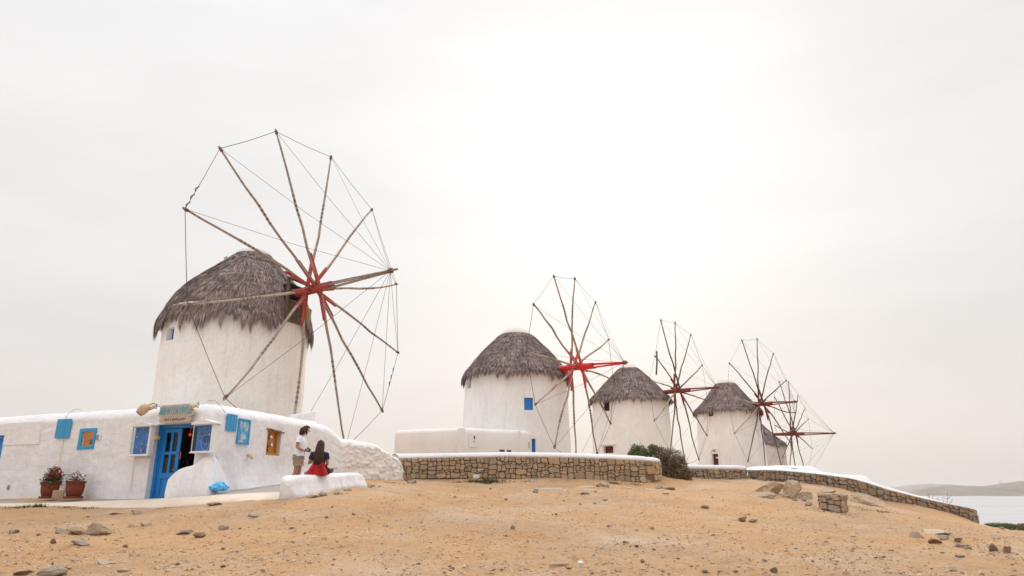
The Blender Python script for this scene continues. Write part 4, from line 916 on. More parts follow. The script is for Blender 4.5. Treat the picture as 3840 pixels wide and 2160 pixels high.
# boarded blue shutters
def shutter(PL, r4, mat, n, panel=False, off=.03):
    u0, u1, z0, z1 = r4
    if not panel:
        root = None
        for i in range(n):
            a, c = lerp(u0, u1, i/n), lerp(u0, u1, (i+1)/n)-.008
            if i == 0:
                g = B(); PL.box(g, a, c, z0, z1, off, off+.035); root = g.build('shutter', mat, house, bevel=.004)
            else: PL.slab('board', a, c, z0+random.uniform(-.006, .006), z1+random.uniform(-.006, .006), off, off+.035, mat, root, .004)
        for z in (lerp(z0, z1, .18), lerp(z0, z1, .82)): PL.slab('batten', u0+.02, u1-.02, z-.03, z+.03, off-.03, off-.002, mat, root, .003)
    else:
        fw = .055; g = B()
        for a, c, e, f_ in ((u0, u1, z0, z0+fw), (u0, u1, z1-fw, z1), (u0, u0+fw, z0+fw, z1-fw), (u1-fw, u1, z0+fw, z1-fw)): PL.box(g, a, c, e, f_, off, off+.04)
        root = g.build('shutter', mat, house, bevel=.004); PL.slab('panel', u0+fw, u1-fw, z0+fw, z1-fw, off, off+.018, worn, root, .003)
worn, t, p = new_mat('worn_light_blue_paint'); co = coords(t); n1 = nse(t, co, 6, 6, .7)
t.links.new(mixc(t, thr(t, n1, .46, .56), (.06, .33, .56), (.50, .56, .60)), p.inputs['Base Color']); p.inputs['Roughness'].default_value = .7
shutter(F1, F1.rect(217.5, 269.6, 1571.8, 1643), M['sky_blue'], 3)
shutter(F2, F2.rect(848, 886, 1553, 1616, .03), M['sky_blue'], 3)
shutter(F2, F2.rect(890, 934, 1571, 1667, .03), M['sky_blue'], 1, True)
# wooden show niche with tiled lintel
u0, u1, z0, z1 = nr_; g = B(); fw = .07
for a, c, e, f_ in ((u0, u1-.09, z0, z0+fw), (u0, u1-.09, z1-fw, z1), (u0, u0+fw, z0+fw, z1-fw), (u1-.09-fw, u1-.09, z0+fw, z1-fw)): F2.box(g, a, c, e, f_, -.13, -.02)
nf = g.build('niche_frame', M['orange'], house, bevel=.006); F2.slab('back_board', u0+fw, u1-.09-fw, z0+fw, z1-fw, -.13, -.11, M['orange'], nf)
F2.slab('inner_panel', lerp(u0, u1, .30), lerp(u0, u1, .68), lerp(z0, z1, .12), lerp(z0, z1, .78), -.11, -.095, M['orange'], nf)
for i in range(6):
    a = lerp(u0-.06, u1+.08, i/6); g = B(); g.tube([F2.at(a+.05, z1+.03-.012*i+.01*(i % 2), -.05), F2.at(a+.06, z1-.01-.012*i+.01*(i % 2), .08)], [(.08, .025), (.075, .022)], 8, side=(U2.x, U2.y, 0)); g.build('tile', M['tile'], nf)
for (uu, vv, r_) in ((.35, .62, .07), (.45, .32, .06)):
    g = B(); g.lathe([(.01, 0), (r_*.8, r_*.3), (r_, r_*.9), (r_*.5, r_*1.7), (r_*.3, r_*2.1)], F2.at(lerp(u0, u1, uu), lerp(z0, z1, vv), -.055), 10); tag(g.build('shell_ornament', M['silver'], None, smooth=True, top=True), ('upper' if vv > .5 else 'lower')+' pale shell ornament hanging in the orange wooden niche', 'ornament')
g = B(); pts = [F2.at(lerp(u0, u1, .18+.05*math.sin(i*1.1)+.02*i), lerp(z0, z1, .42-.045*i), -.07) for i in range(7)]; g.tube(pts, [.014, .022, .014, .022, .014, .022, .010], 6); tag(g.build('bead_strand', M['black'], None, top=True), 'dark twisted bead strand in the orange wooden niche', 'ornament')
# jewellery show cases either side of the door
def case(x0, x1, y0, y1, off, label, heart):
    u0, u1, z0, z1 = F1.rect(x0, x1, y0, y1, off); root = thing('display_case', tuple(F1.at(u0, z0, 0)), label, 'display case', 'jewellery cases beside the shop door')
    F1.slab('back', u0, u1, z0, z1, .005, .03, M['white_paint'], root); F1.slab('bottom', u0-.03, u1+.02, z0-.03, z0, .03, off+.03, M['white_paint'], root); F1.slab('side', u1-.03, u1, z0+.003, z1-.003, .032, off, M['white_paint'], root)
    F1.slab('velvet_panel', u0+.01, u1-.035, z0+.004, z1-.004, .034, off*.42, M['panel'], root, 0)
    g = B(); w = .045
    for a, c, e, f_ in ((u0, u1, z0+.001, z0+w*.5), (u0, u1, z1-w*.4, z1), (u1-w*1.5, u1+.004, z0+w*.5, z1-w*.4), (u0, u0+w*.3, z0+w*.5, z1-w*.4)): F1.box(g, a, c, e, f_, off-.02, off+.012)
    g.build('front_frame', M['white_paint'], root, bevel=.006)
    F1.slab('pane', u0+w*.3, u1-w*1.5, z0+w*.5, z1-w*.4, off-.008, off-.003, M['glass'], root, 0); F1.slab('side_pane', u0, u0+.006, z0+.01, z1-.01, off*.45, off-.022, M['glass'], root, 0)
    um = (u0+u1)/2; g = B(); top = [F1.at(u0-.05, z1+.002, -.0), F1.at(u1+.05, z1+.002, 0), F1.at(u1+.05, z1+.05, 0), F1.at(um, z1+.14, 0), F1.at(u0-.05, z1+.05, 0)]
    tf = [q+Vector((N1.x, N1.y, 0))*(off+.06) for q in top]; g.add(top+tf, [(4, 3, 2, 1, 0), (5, 6, 7, 8, 9)]+[(i, (i+1) % 5, 5+(i+1) % 5, 5+i) for i in range(5)]); g.build('gable_roof', M['white_paint'], root, bevel=.008)
    rd = random.Random(int(x0)); pan = off*.42+.004
    g = B()
    for i in range(12):
        a = lerp(u0+.08, u1-.12, rd.random()); z = lerp(z0+.08, z1-.08, rd.random()); g.lathe([(.002, 0), (.014, .012), (.016, .03), (.003, .045)], F1.at(a, z, pan+.012), 6)
    tag(g.build('pendants', M['silver'], root), None, None, None, 'stuff')
    def neck(cu, cz, s, mat, r_, label):
        g = B(); pts = []
        for i in range(15):
            t = math.pi*i/14; pts.append(F1.at(lerp(u0, u1, cu)-s*math.cos(t), lerp(z0, z1, cz)-s*1.25*math.sin(t)**1.3, pan+.01))
        g.tube(pts, r_, 5); g.lathe([(.003, -.06), (.018, -.035), (.003, 0)], F1.at(lerp(u0, u1, cu), lerp(z0, z1, cz)-s*1.25, pan+.02), 6); tag(g.build('necklace', mat, None, top=True), label, 'necklace')
    if heart:
        g = B(); pts = []
        for i in range(21):
            t = 2*math.pi*i/20; x = 16*math.sin(t)**3; y = 13*math.cos(t)-5*math.cos(2*t)-2*math.cos(3*t)-math.cos(4*t); pts.append(F1.at(lerp(u0, u1, .52)+x*.0055, lerp(z0, z1, .47)+y*.0068, pan+.01))
        g.tube(pts, .009, 5); tag(g.build('necklace', M['necklace_black'], None, top=True), 'black heart shaped bead string in the right display case', 'necklace')
        neck(.52, .33, .16, M['silver'], .006, 'long silver chain below the black heart in the right case'); neck(.30, .72, .06, M['red1'], .008, 'small red necklace at the top of the right case')
    else:
        neck(.5, .25, .05, M['silver'], .006, 'small silver chain low in the left case'); neck(.6, .42, .14, M['cardigan'], .005, 'thin purple red necklace across the left case')
    return root
case(492, 562, 1600, 1706, .16, 'white gabled jewellery case left of the blue door', False)
case(722, 798, 1592, 1694, .22, 'white gabled jewellery case with black heart necklace right of the open doorway', True)
# carved wooden shop sign
sign = thing('shop_sign', tuple(F1.at(-1.2, 2.0, 0)), 'weathered three-plank wooden shop sign with light blue lettering above the door', 'sign')
SO = .12; sr = F1.rect(594, 727, 1518, 1584, SO)
ph_ = [(1562, 1584, 597, 716), (1538, 1562, 594, 727), (1518, 1538, 600, 722)]
for (ya, yb, xa, xb) in ph_:
    yb, ya = yb, ya; u0, u1, z0, z1 = F1.rect(xa, xb, min(ya, yb), max(ya, yb), SO); g = B(); n = 5; r_ = (z1-z0)*.48; pts = []
    for i in range(n): t = -math.pi/2+math.pi*i/(n-1)+math.pi; pts.append((u0+r_*.55+r_*.55*math.cos(t), (z0+z1)/2+r_*math.sin(t)*-1*-1))
    out = [(u0+r_*.5*(1-math.cos(a)), (z0+z1)/2+r_*math.sin(a)) for a in (-1.57, -.8, 0, .8, 1.57)][0:0]
    out = [(u0+.10, z0), (u0+.03, z0+.02), (u0, (z0+z1)/2), (u0+.03, z1-.02), (u0+.10, z1), (u1-.10, z1), (u1-.03, z1-.02), (u1, (z0+z1)/2), (u1-.03, z0+.02), (u1-.10, z0)]
    a_ = [F1.at(u, z+.003, SO-.025) for u, z in out]; c_ = [F1.at(u, z+.003, SO) for u, z in out]; k_ = len(out)
    g.add(a_+c_, [tuple(range(k_)), tuple(k_+i for i in reversed(range(k_)))]+[(i, (i+1) % k_, k_+(i+1) % k_, k_+i) for i in range(k_)]); g.build('plank', M['wood'], sign, bevel=.005)
for x in (620, 705):
    u, z = F1.hit(x, 1550, SO); F1.slab('bracket', u-.02, u+.02, sr[2]+.02, sr[3]-.02, -.02, SO-.027, M['darkwood'], sign)
def text(body, size, px, py, off, mat, root, sx=1., name='lettering', ext=.004, shear=0., rz=0.):
    cu = bpy.data.curves.new(name, 'FONT'); cu.body = body; cu.size = size; cu.extrude = ext; cu.align_x = 'CENTER'; cu.align_y = 'CENTER'; cu.shear = shear; cu.offset = .004 if ext > .005 else 0
    to = bpy.data.objects.new(name, cu); COL.objects.link(to); dg = bpy.context.evaluated_depsgraph_get(); dg.update(); me = bpy.data.meshes.new_from_object(to.evaluated_get(dg)); bpy.data.objects.remove(to)
    u, z = F1.hit(px, py, off); X = Vector((U1.x, U1.y, 0)); Z = Vector((0, 0, 1)); n = Vector((N1.x, N1.y, 0))
    if rz: X, Z = (X*math.cos(rz)+Z*math.sin(rz)), (Z*math.cos(rz)-X*math.sin(rz))
    o_ = ORG[root.name]; P0 = F1.at(u, z, off)-o_
    for v in me.vertices: q = v.co.copy(); v.co = P0+X*q.x*sx+Z*q.y+n*q.z
    me.materials.clear(); me.materials.append(mat); me.update(); return link(name, me, root)
text('\u039c\u0399\u039d\u039f\u03a4\u0391\u03a5\u03a1\u039f\u03a3', .285, 658, 1541, SO+.006, M['letters_blue'], sign, .64, ext=.008, shear=.12)
text('~ART & JEWELLERY~', .105, 655, 1573, SO+.003, M['letters_brown'], sign, .92, ext=.003)
# lamps, cables, stickers
def lathe_dir(prof, A, Bp, n=12):
    g = B(); A, Bp = Vector(A), Vector(Bp); g.tube([A+(Bp-A)*t for r_, t in prof], [r_ for r_, t in prof], n); return g
a = F1.hit(548, 1520, .25); c = F1.hit(526, 1549, .28)
A_, C_ = F1.at(a[0]+.02, a[1], .22), F1.at(c[0], c[1], .30)
lamp = thing('floodlight', tuple(F1.at(a[0], a[1], 0)), 'rusty cream shell floodlight on the wall left of the shop sign', 'lamp')
lathe_dir([(.03, -.15), (.10, .0), (.145, .45), (.13, .85), (.11, 1.0)], A_, C_).build('lamp_shell', M['cream'], lamp, smooth=True)
lathe_dir([(.10, .98), (.105, 1.08), (.02, 1.12)], A_, C_).build('lens', M['black'], lamp, smooth=True)
g = B(); g.tube([F1.at(a[0]+.05, a[1]+.06, 0), F1.at(a[0]+.12, a[1]+.07, .1), F1.at(a[0]+.03, a[1]+.02, .2)], .018, 6); g.build('bracket', M['grey_metal'], lamp)
for (px, py, lb) in ((568, 1527, 'small round spotlight between the floodlight and the shop sign'), (724, 1521, 'small round spotlight with coiled cable at the right end of the shop sign')):
    u, z = F1.hit(px, py, .15); s_ = thing('spotlight', tuple(F1.at(u, z, 0)), lb, 'lamp'); lathe_dir([(.03, 0), (.05, .3), (.075, .9), (.07, 1.)], F1.at(u+.02, z+.03, .02), F1.at(u-.03, z-.03, .2), 10).build('lamp_shell', M['cream'], s_, smooth=True)
    g = B(); g.tube([F1.at(u+.02, z+.05, .02), F1.at(u+.08, z+.10, .06), F1.at(u+.14, z+.04, .08), F1.at(u+.10, z-.05, .06), F1.at(u+.04, z-.02, .08)], .010, 5); g.build('cable', M['rope'], s_)
def cable(pts, label, PL=F1, r_=.007, mat='cream'):
    g = B(); g.tube([PL.at(*PL.hit(x, y, d), d) for x, y, d in pts], r_, 5); return tag(g.build('cable', M[mat], None, top=True), label, 'cable')
cable([(576, 1521, .08), (600, 1524, .12)], 'short cable from the small spotlight to the shop sign', mat='rope')
cable([(240, 1645, .02), (232, 1690, .03), (222, 1740, .03), (215, 1775, .03)], 'pale cable running down the wall below the blue shutter')
cable([(246, 1568, .02), (255, 1552, .03), (282, 1534, .06), (305, 1536, -.05)], 'thin brown cable rising over the roof edge above the blue shutter', mat='rope_pale')
cable([(508, 1712, .03), (500, 1760, .03), (490, 1838, .03)], 'thin wire down the wall below the left jewellery case')
cable([(567, 1600, .05), (566, 1650, .05), (560, 1700, .05), (556, 1722, .05)], 'white cable along the left door jamb')
g = B(); g.tube([W(778, 1503, 19.45), W(806, 1501, 19.45), W(815, 1510, 19.25), W(832, 1530, 19.6), F2.at(*F2.hit(848, 1550, .04), .04)], .006, 5); tag(g.build('cable', M['tile'], None, top=True), 'thin cable slanting over the corner to the right shutters', 'cable')
u, z = F1.hit(581, 1641, .05); g = B(); F1.box(g, u-.07, u+.07, z-.05, z+.05, -.06, .05); tag(g.build('switch_box', M['cream'], None, top=True, bevel=.008), 'small cream electric box beside the blue door frame', 'electric box')
for i, (x0, x1, mt, lb) in enumerate(((363, 371, 'grey_metal', 'small grey green sticker right of the little blue window'), (373, 381, 'notice', 'small white and brown sticker right of the little blue window'))):
    q = F1.rect(x0, x1, 1632-i, 1649-i); g = B(); F1.box(g, q[0], q[1], q[2], q[3], .01, .03); tag(g.build('sticker', M[mt], None, top=True), lb, 'sticker')
q = F1.rect(22, 154, 1584, 1668); g = B(); F1.box(g, q[0], q[1], q[2], q[3], -.05, .035); g.build('plaster_panel', M['house'], house, bevel=.008)
u, z = F1.hit(30, 1828, .02); g = B(); F1.box(g, u-.05, u+.05, z-.07, z+.07, .0, .035); tag(g.build('dark_hole_block', M['rock_grey'], None, top=True, bevel=.03), 'small dark dirty hole low on the wall at far left', 'wall mark')  # raised block added in place of a dark, dirty hole
u, z = F2.hit(934, 1712, .05); g = B(); g.tube([F2.at(u, z+.04, 0), F2.at(u, z+.03, .1), F2.at(u, z-.06, .16)], [.05, .04, .045], 8); tag(g.build('wall_spotlight', M['cream'], None, top=True), 'small bare spotlight low on the wall below the right shutters', 'lamp')
# things inside the doorway
for (px, py, lb) in ((614+60, 1622, 'red lit lantern just behind the edge of the blue door leaf'), (713, 1630, 'red lit lantern hanging in the middle of the dark doorway')):
    u, z = F1.hit(px, py, -.9); g = B(); g.lathe([(.01, -.05), (.035, -.035), (.045, 0), (.035, .035), (.01, .05)], F1.at(u, z, -.9), 12); g.tube([F1.at(u, z+.09, -.9), F1.at(u, z+.5, -.9)], .005, 4); tag(g.build('red_lantern', M['lantern'], None, smooth=True, top=True), lb, 'lantern')
q = F1.rect(664, 676, 1695, 1728, -1.2); g = B(); F1.box(g, q[0], q[1], q[2], q[3], -1.22, -1.2); tag(g.build('painted_glow_cloth', M['warm'], None, top=True), 'yellow cloth with painted-in glow hanging deep inside the doorway', 'cloth')  # glow comes from the cloth's own material, no lamp behind it
q = F1.rect(640, 656, 1655, 1700, -1.4); g = B(); F1.box(g, q[0], q[1], q[2], q[3], -1.42, -1.4); tag(g.build('painted_glow_cloth', M['warm'], None, top=True), 'yellow cloth with painted-in glow seen through the upper right door pane', 'cloth')
u, z = F1.hit(680, 1745, -.8); ch = thing('armchair', tuple(F1.at(u, zb, -.8)), 'dark round-backed chair standing inside the shop doorway', 'chair')
g = B(); g.tube([F1.at(u-.25, zb+.4, -.8), F1.at(u-.2, z+.1, -.85), F1.at(u, z+.22, -.88), F1.at(u+.2, z+.1, -.85), F1.at(u+.25, zb+.4, -.8)], .05, 8); g.build('backrest', M['black'], ch, smooth=True)
F1.slab('seat', u-.25, u+.25, zb+.38, zb+.46, -.95, -.5, M['black'], ch, .02)
for du in (-.22, .22):
    for dd in (-.93, -.52): g = B(); g.tube([F1.at(u+du, zb+.38, dd), F1.at(u+du, zb-.1, dd)], .02, 6); g.build('leg', M['black'], ch)
# curved whitewashed fin by the door flowing into the corner buttress
def V3(px, py, Y): return W(px, py, Y)
SEC = [((617, 1866, 19.0), (630, 1795, 19.12)), ((640, 1862, 18.95), (650, 1772, 19.12)), ((672, 1856, 18.9), (676, 1753, 19.10)), ((710, 1850, 18.82), (722, 1746.5, 19.06)), ((740, 1844, 18.75), (748, 1724, 19.03)), ((765, 1839, 18.7), (775, 1706, 19.02)), ((785, 1838, 18.75), (799, 1702, 19.05)),
       ((812, 1838, 18.95), (815, 1715, 19.2)), ((835, 1838, 19.3), (830, 1745, 19.5)), ((855, 1837, 19.8), (848, 1790, 19.95)), ((872, 1836, 20.25), (866, 1825, 20.35))]
rows = []
inw = Vector((-N1.x, -N1.y, 0))
for i, (bs_, ts_) in enumerate(SEC):
    b0, t0 = V3(*bs_), V3(*ts_); row = []
    for t in (-.35, 0, .2, .4, .6, .8, .93): k = max(t, 0); p = b0.lerp(t0, t) if t >= 0 else b0+Vector((0, 0, -.3)); p = p-inw*.06*math.sin(math.pi*k)*(-1 if i > 6 else .3); row.append(tuple(p+Vector((0, 0, .012*noise.noise(p*3)))+inw*.02*noise.noise(p*2.2)))
    inn = inw if i < 7 else Vector((-N2.x, -N2.y, 0)); row.append(tuple(t0+inn*.03)); row.append(tuple(t0+inn*.12+Vector((0, 0, .015)))); row.append(tuple(t0+inn*.24-Vector((0, 0, .02)))); row.append(tuple(t0+inn*.34-Vector((0, 0, .12)))); row.append(tuple(Vector((t0.x, t0.y, b0.z-.3))+inn*.36))
    rows.append(row)
g = B(); g.grid(rows); g.f.append(tuple(range(12))); g.m.append(0); o = g.build('buttress', M['house'], house, smooth=True)
md = o.modifiers.new('sub', 'SUBSURF'); md.levels = 2; md.render_levels = 2
# small upswept parapet horn behind the roof line
g = B(); rows = []
for px, yt, in ((1090, 1556), (1110, 1553), (1135, 1551), (1155, 1547), (1168, 1543), (1175, 1541), (1178, 1543)):
    a = W(px, yt, 25.0); rows.append([(a.x, 24.9, 2.0), (a.x, 24.9, a.z-.03), (a.x, 24.95, a.z), (a.x, 25.15, a.z), (a.x, 25.2, a.z-.03), (a.x, 25.2, 2.0)])
g.grid(rows, cu=True); g.f.append(tuple(range(6))); g.f.append(tuple(len(g.v)-1-i for i in range(6))); g.m += [0, 0]; g.build('parapet', M['house'], house, smooth=False)

# ------------------------------------------------------------ paving in front of the house
ST = [((-260, 1869, 24.2), (-260, 1890, 21.5), (-260, 1903, 20.9)), ((0, 1869, 23.0), (0, 1888, 20.4), (0, 1899.5, 19.8)), ((220, 1868.5, 22.0), (220, 1885, 20.0), (220, 1901, 19.3)), ((440, 1868, 21.2), (440, 1877, 19.4), (440, 1902, 18.7)), ((600, 1868, 20.6), (600, 1870, 19.0), (610, 1898, 18.3)), ((720, 1856, 19.6), (728, 1862.5, 18.6), (740, 1888, 17.9)),
      ((800, 1844, 19.6), (853, 1855, 18.3), (860, 1880, 17.5)), ((880, 1834, 20.7), (960, 1849, 18.1), (970, 1879, 17.2)), ((980, 1822, 21.6), (1060, 1845.5, 17.9), (1070, 1872, 16.95)), ((1060, 1813, 22.8), (1120, 1842, 17.9), (1112, 1868, 16.9)), ((1130, 1808, 24.3), (1235, 1833, 18.4), (1220, 1850, 17.7)), ((1180, 1806, 25.4), (1340, 1819, 20.3), (1330, 1835, 19.2))]
g = B(); rows = []; edge = []
for a, m_, c in ST:
    A_, Mm, C_ = W(*a), W(*m_), W(*c); inn = A_+(A_-Mm).normalized()*.5; rows.append([tuple(inn)]+[tuple(A_.lerp(Mm, t)) for t in (0, .25, .5, .75, 1)]); edge.append([tuple(Mm+Vector((0, 0, .004))-(Mm-C_)*-.0), tuple(Mm.lerp(C_, .3)+Vector((0, 0, .012))), tuple(Mm.lerp(C_, .75)+Vector((0, 0, .008))), tuple(C_), tuple(C_+(C_-Mm).normalized()*.05+Vector((0, 0, -.05))), tuple(C_+(C_-Mm).normalized()*.06+Vector((0, 0, -.3)))])
def dens(rows, k):
    out = []
    n = len(rows)
    for i in range(n-1):
        for q in range(k):
            t = q/k; r0, r1, r2, r3 = rows[max(0, i-1)], rows[i], rows[i+1], rows[min(n-1, i+2)]; row = []
            for a, b_, c, d in zip(r0, r1, r2, r3):
                a, b_, c, d = map(Vector, (a, b_, c, d)); row.append(.5*((2*b_)+(c-a)*t+(2*a-5*b_+4*c-d)*t*t+(3*b_-a-3*c+d)*t**3))
            out.append(row)
    out.append([Vector(q) for q in rows[-1]]); return out
g.grid([[tuple(q) for q in r_] for r_ in dens(rows, 5)]); pv = g.build('pavement', M['paving'], None, smooth=True); tag(pv, 'grey concrete paving along the front of the shop', None, None, 'structure')
g = B(); rr = []
for i, r_ in enumerate(dens(edge, 9)):
    w = .05*noise.fractal(Vector((r_[3].x*1.3, r_[3].y*1.3, 0)), .7, 2, 3); d = Vector((N1.x, N1.y, 0)); rr.append([tuple(q+d*(w if k >= 2 else 0)) for k, q in enumerate(r_)])
g.grid(rr); tag(g.build('kerb', M['kerb'], None, smooth=True), 'cream painted worn kerb of the shop paving', None, None, 'structure')

# ------------------------------------------------------------ masonry bench
bl, br_ = Wxy(1119, 1868, 16.95), Wxy(1373, 1825, 20.1); dv = (br_-bl).normalized(); nv = Vector((dv.y, -dv.x)); Lb = (br_-bl).length
ztl, ztr = ray(1100, 1784)[1]*17.2, ray(1360, 1771)[1]*20.0
bench = thing('masonry_bench', ((bl.x+br_.x)/2, (bl.y+br_.y)/2, 0), 'low whitewashed masonry bench with ragged foot in front of the shop', 'bench')
rows = []; n = 60
for i in range(n+1):
    t = i/n; p = bl.lerp(br_, t); zt = lerp(ztl, ztr, t); zbm = gz(p.x, p.y); e = min(1, t/.035, (1-t)/.03); e = math.sqrt(max(0, 1-(1-e)**2))
    if t > .90: zt = lerp(zt, zt-.12, (t-.9)/.1)
    fo = .09+.05*fbm((t*14, 0, 0), 1)+(.05 if t < .1 else 0); row = []
    gap_ = .05*max(0, fbm((t*22, 4, 0), 1)); hgt = zt-zbm
    for d, z in ((fo*.6, zbm-.08+gap_*2), (fo, zbm+.0+gap_), (fo*.8, zbm+.08), (fo*.3, zbm+hgt*.4), (0, zbm+hgt*.7), (-.02, zt-.05), (-.07, zt-.01), (-.2, zt), (-.45, zt), (-.53, zt-.03), (-.56, zt-.1), (-.58, zbm-.2)):
        w = .022*fbm((p.x*1.5, p.y*1.5, z*2), 1.4); dd = (d+w) if d > -.29 else d; dd = -.29+(dd+.29)*lerp(.75, 1, e); ex_ = (1-e)*(-.05 if t < .5 else .05); q = p+nv*dd; row.append((q.x, q.y, z-(1-e)*.04*(z > zbm+hgt*.5)))
    rows.append(row)
def shr(row, off, k):
    c = Vector((0, 0, 0))
    for q in row: c += Vector(q)
    c /= len(row); o_ = Vector((dv.x, dv.y, 0))*off; return [tuple(c+(Vector(q)-c)*k+o_) for q in row]
rows = [shr(rows[0], -.14, .03), shr(rows[0], -.135, .35), shr(rows[0], -.12, .65), shr(rows[0], -.07, .88)]+rows+[shr(rows[-1], .06, .88), shr(rows[-1], .09, .65), shr(rows[-1], .10, .35), shr(rows[-1], .105, .03)]
g = B(); g.grid(rows, cu=True); g.f.append(tuple(range(12))); g.f.append(tuple(len(g.v)-1-i for i in range(12))); g.m += [0, 0]; g.build('bench_body', M['house'], bench, smooth=True)
# wooden seat plank beyond the bench
a, c = W(1228, 1759, 21.2), W(1263, 1757, 21.4); pk = thing('small_bench', tuple(a), 'small grey wooden plank seat against the white wall behind the bench', 'bench')
g = B(); g.box(a, c-a, Vector((-.05, .3, 0)), (0, 0, .035)); g.build('plank', M['wood'], pk); g = B(); g.box(a+Vector((.02, .05, -.09)), (c-a)*.45, Vector((0, .1, 0)), (0, 0, .088)); g.build('bracket', M['darkwood'], pk)
g = B(); zg = .1; g.box((a.x+.05, a.y+.1, zg), (.06, 0, 0), (0, .06, 0), (0, 0, a.z-zg-.09)); g.build('leg', M['darkwood'], pk)

# ------------------------------------------------------------ flower pots
def pot(px, sc_, label, flowers):
    u, z = F1.hit(px, 1868, .45); P0 = F1.at(u, z-.01, .45); root = thing('flower_pot', tuple(P0), label, 'flower pot', 'terracotta pots by the wall'); s_ = sc_
    g = B(); g.lathe([(a*.80*s_, b_*s_) for a, b_ in ((.20, .045), (.235, .07), (.285, .2), (.30, .33), (.295, .42), (.33, .44), (.34, .475), (.31, .48), (.28, .44))], P0, 28, close=False); g.build('pot', M['terracotta'], root, smooth=True)
    g = B(); g.lathe([(.20*s_, 0), (.24*s_, .0), (.255*s_, .06), (.24*s_, .062), (.22*s_, .03)], P0, 24); g.build('saucer', M['terracotta'], root, smooth=True)
    g = B(); g.lathe([(.22*s_, .42*s_), (.1, .435*s_), (.01, .44*s_)], P0, 20, close=False); g.build('soil', M['soil'], root)
    rd = random.Random(int(px)); Vs = []; top = P0+Vector((0, 0, .44*s_)); st = B(); tipsl = []
    for i in range(26 if flowers else 22):
        a = rd.uniform(0, 6.28); r_ = rd.uniform(.05, .28); hh = rd.uniform(.12, .40) if flowers else rd.uniform(.08, .30); hh *= 1-.4*(r_/.34)**2; e = top+Vector((math.cos(a)*r_, math.sin(a)*r_, hh)); m_ = top+Vector((math.cos(a)*r_*.35, math.sin(a)*r_*.35, hh*.6)); st.tube([top+Vector((math.cos(a)*.05, math.sin(a)*.05, 0)), m_, e], [.008, .006, .004], 4); tipsl.append(e)
    tag(st.build('stems', M['twig'], root), None, None, None, 'stuff')
    lf = B(); nl = 24 if flowers else 5
    for e in tipsl+([top+Vector((rd.uniform(-.22, .22), rd.uniform(-.22, .22), rd.uniform(0, .1))) for _ in range(20)] if flowers else []):
        for _ in range(nl):
            c = e+Vector((rd.gauss(0, .05), rd.gauss(0, .05), rd.gauss(-.03, .05))); s2 = rd.uniform(.015, .032); n_ = Vector((rd.gauss(0, 1), rd.gauss(0, 1)-.4, rd.gauss(.8, .7))).normalized(); a_ = n_.orthogonal().normalized(); b2 = n_.cross(a_)
            lf.add([c+a_*s2, c+b2*s2*.9, c-a_*s2, c-b2*s2*.9], [(0, 1, 2, 3)])
    tag(lf.build('leaves', M['leaf' if flowers else 'dryleaf'], root), None, None, None, 'stuff')
    for e in (rd.sample(tipsl, 11) if flowers else rd.sample(tipsl, 3)):
        fl = B()
        for _ in range(34 if flowers else 8):
            c = e+Vector((rd.gauss(0, .032), rd.gauss(-.03, .03), .04+rd.gauss(0, .025))); s2 = rd.uniform(.014, .024); n_ = Vector((rd.gauss(0, 1), rd.gauss(-.5, 1), rd.gauss(.3, 1))).normalized(); a_ = n_.orthogonal().normalized(); b2 = n_.cross(a_)
            fl.add([c+a_*s2, c+b2*s2, c-a_*s2, c-b2*s2], [(0, 1, 2, 3)])
        fl.build('flower_head', M['flower'], root)
pot(181, .98, 'round terracotta pot with bushy red geranium, left of the pair', True)
pot(275, 1.0, 'terracotta pot with sparse half-dry plant, right of the pair', False)
q = F1.rect(196, 238, 1838, 1869, .62); g = B(); F1.box(g, q[0], q[1], q[2], q[3], .60, .625); tag(g.build('plank_piece', simple('pale_board', (.42, .27, .17), .85, .15, 7), None, top=True, bevel=.004), 'small tan board leaning between the two terracotta pots', 'board')
# blue plastic bag
P0 = W(815, 1842, 18.9); bg_ = B(); prof = []
bm = bmesh.new(); bmesh.ops.create_icosphere(bm, subdivisions=4, radius=1)
for v in bm.verts:
    c = v.co; x, y, z = c.x*.27, c.y*.16, c.z*.115
    if c.x < 0: z *= 1+.5*c.x; y *= 1+.35*c.x
    if c.x > -.1 and c.z > 0: z *= 1.35
    f = .035*noise.fractal(c*2.2, .9, 2.2, 4)+.02*abs(noise.noise(c*5)); x += c.x*f; y += c.y*f; z += c.z*f; z = max(z, -.085); v.co = (x, y, z+.085)
me = bpy.data.meshes.new('plastic_bag'); bm.to_mesh(me); bm.free(); me.materials.append(M['plastic_bag'])
bag = link('plastic_bag', me); bag.location = P0; bag.rotation_euler = (0, 0, R(12)); tag(bag, 'crumpled light blue plastic bag lying on the paving by the buttress', 'bag')
g = B(); g.tube([(-.22, 0, .06), (-.30, -.01, .045), (-.33, -.02, .07)], [.05, .03, .045], 8); kn = g.build('bag_knot', M['plastic_bag'], None, smooth=True); kn.parent = bag

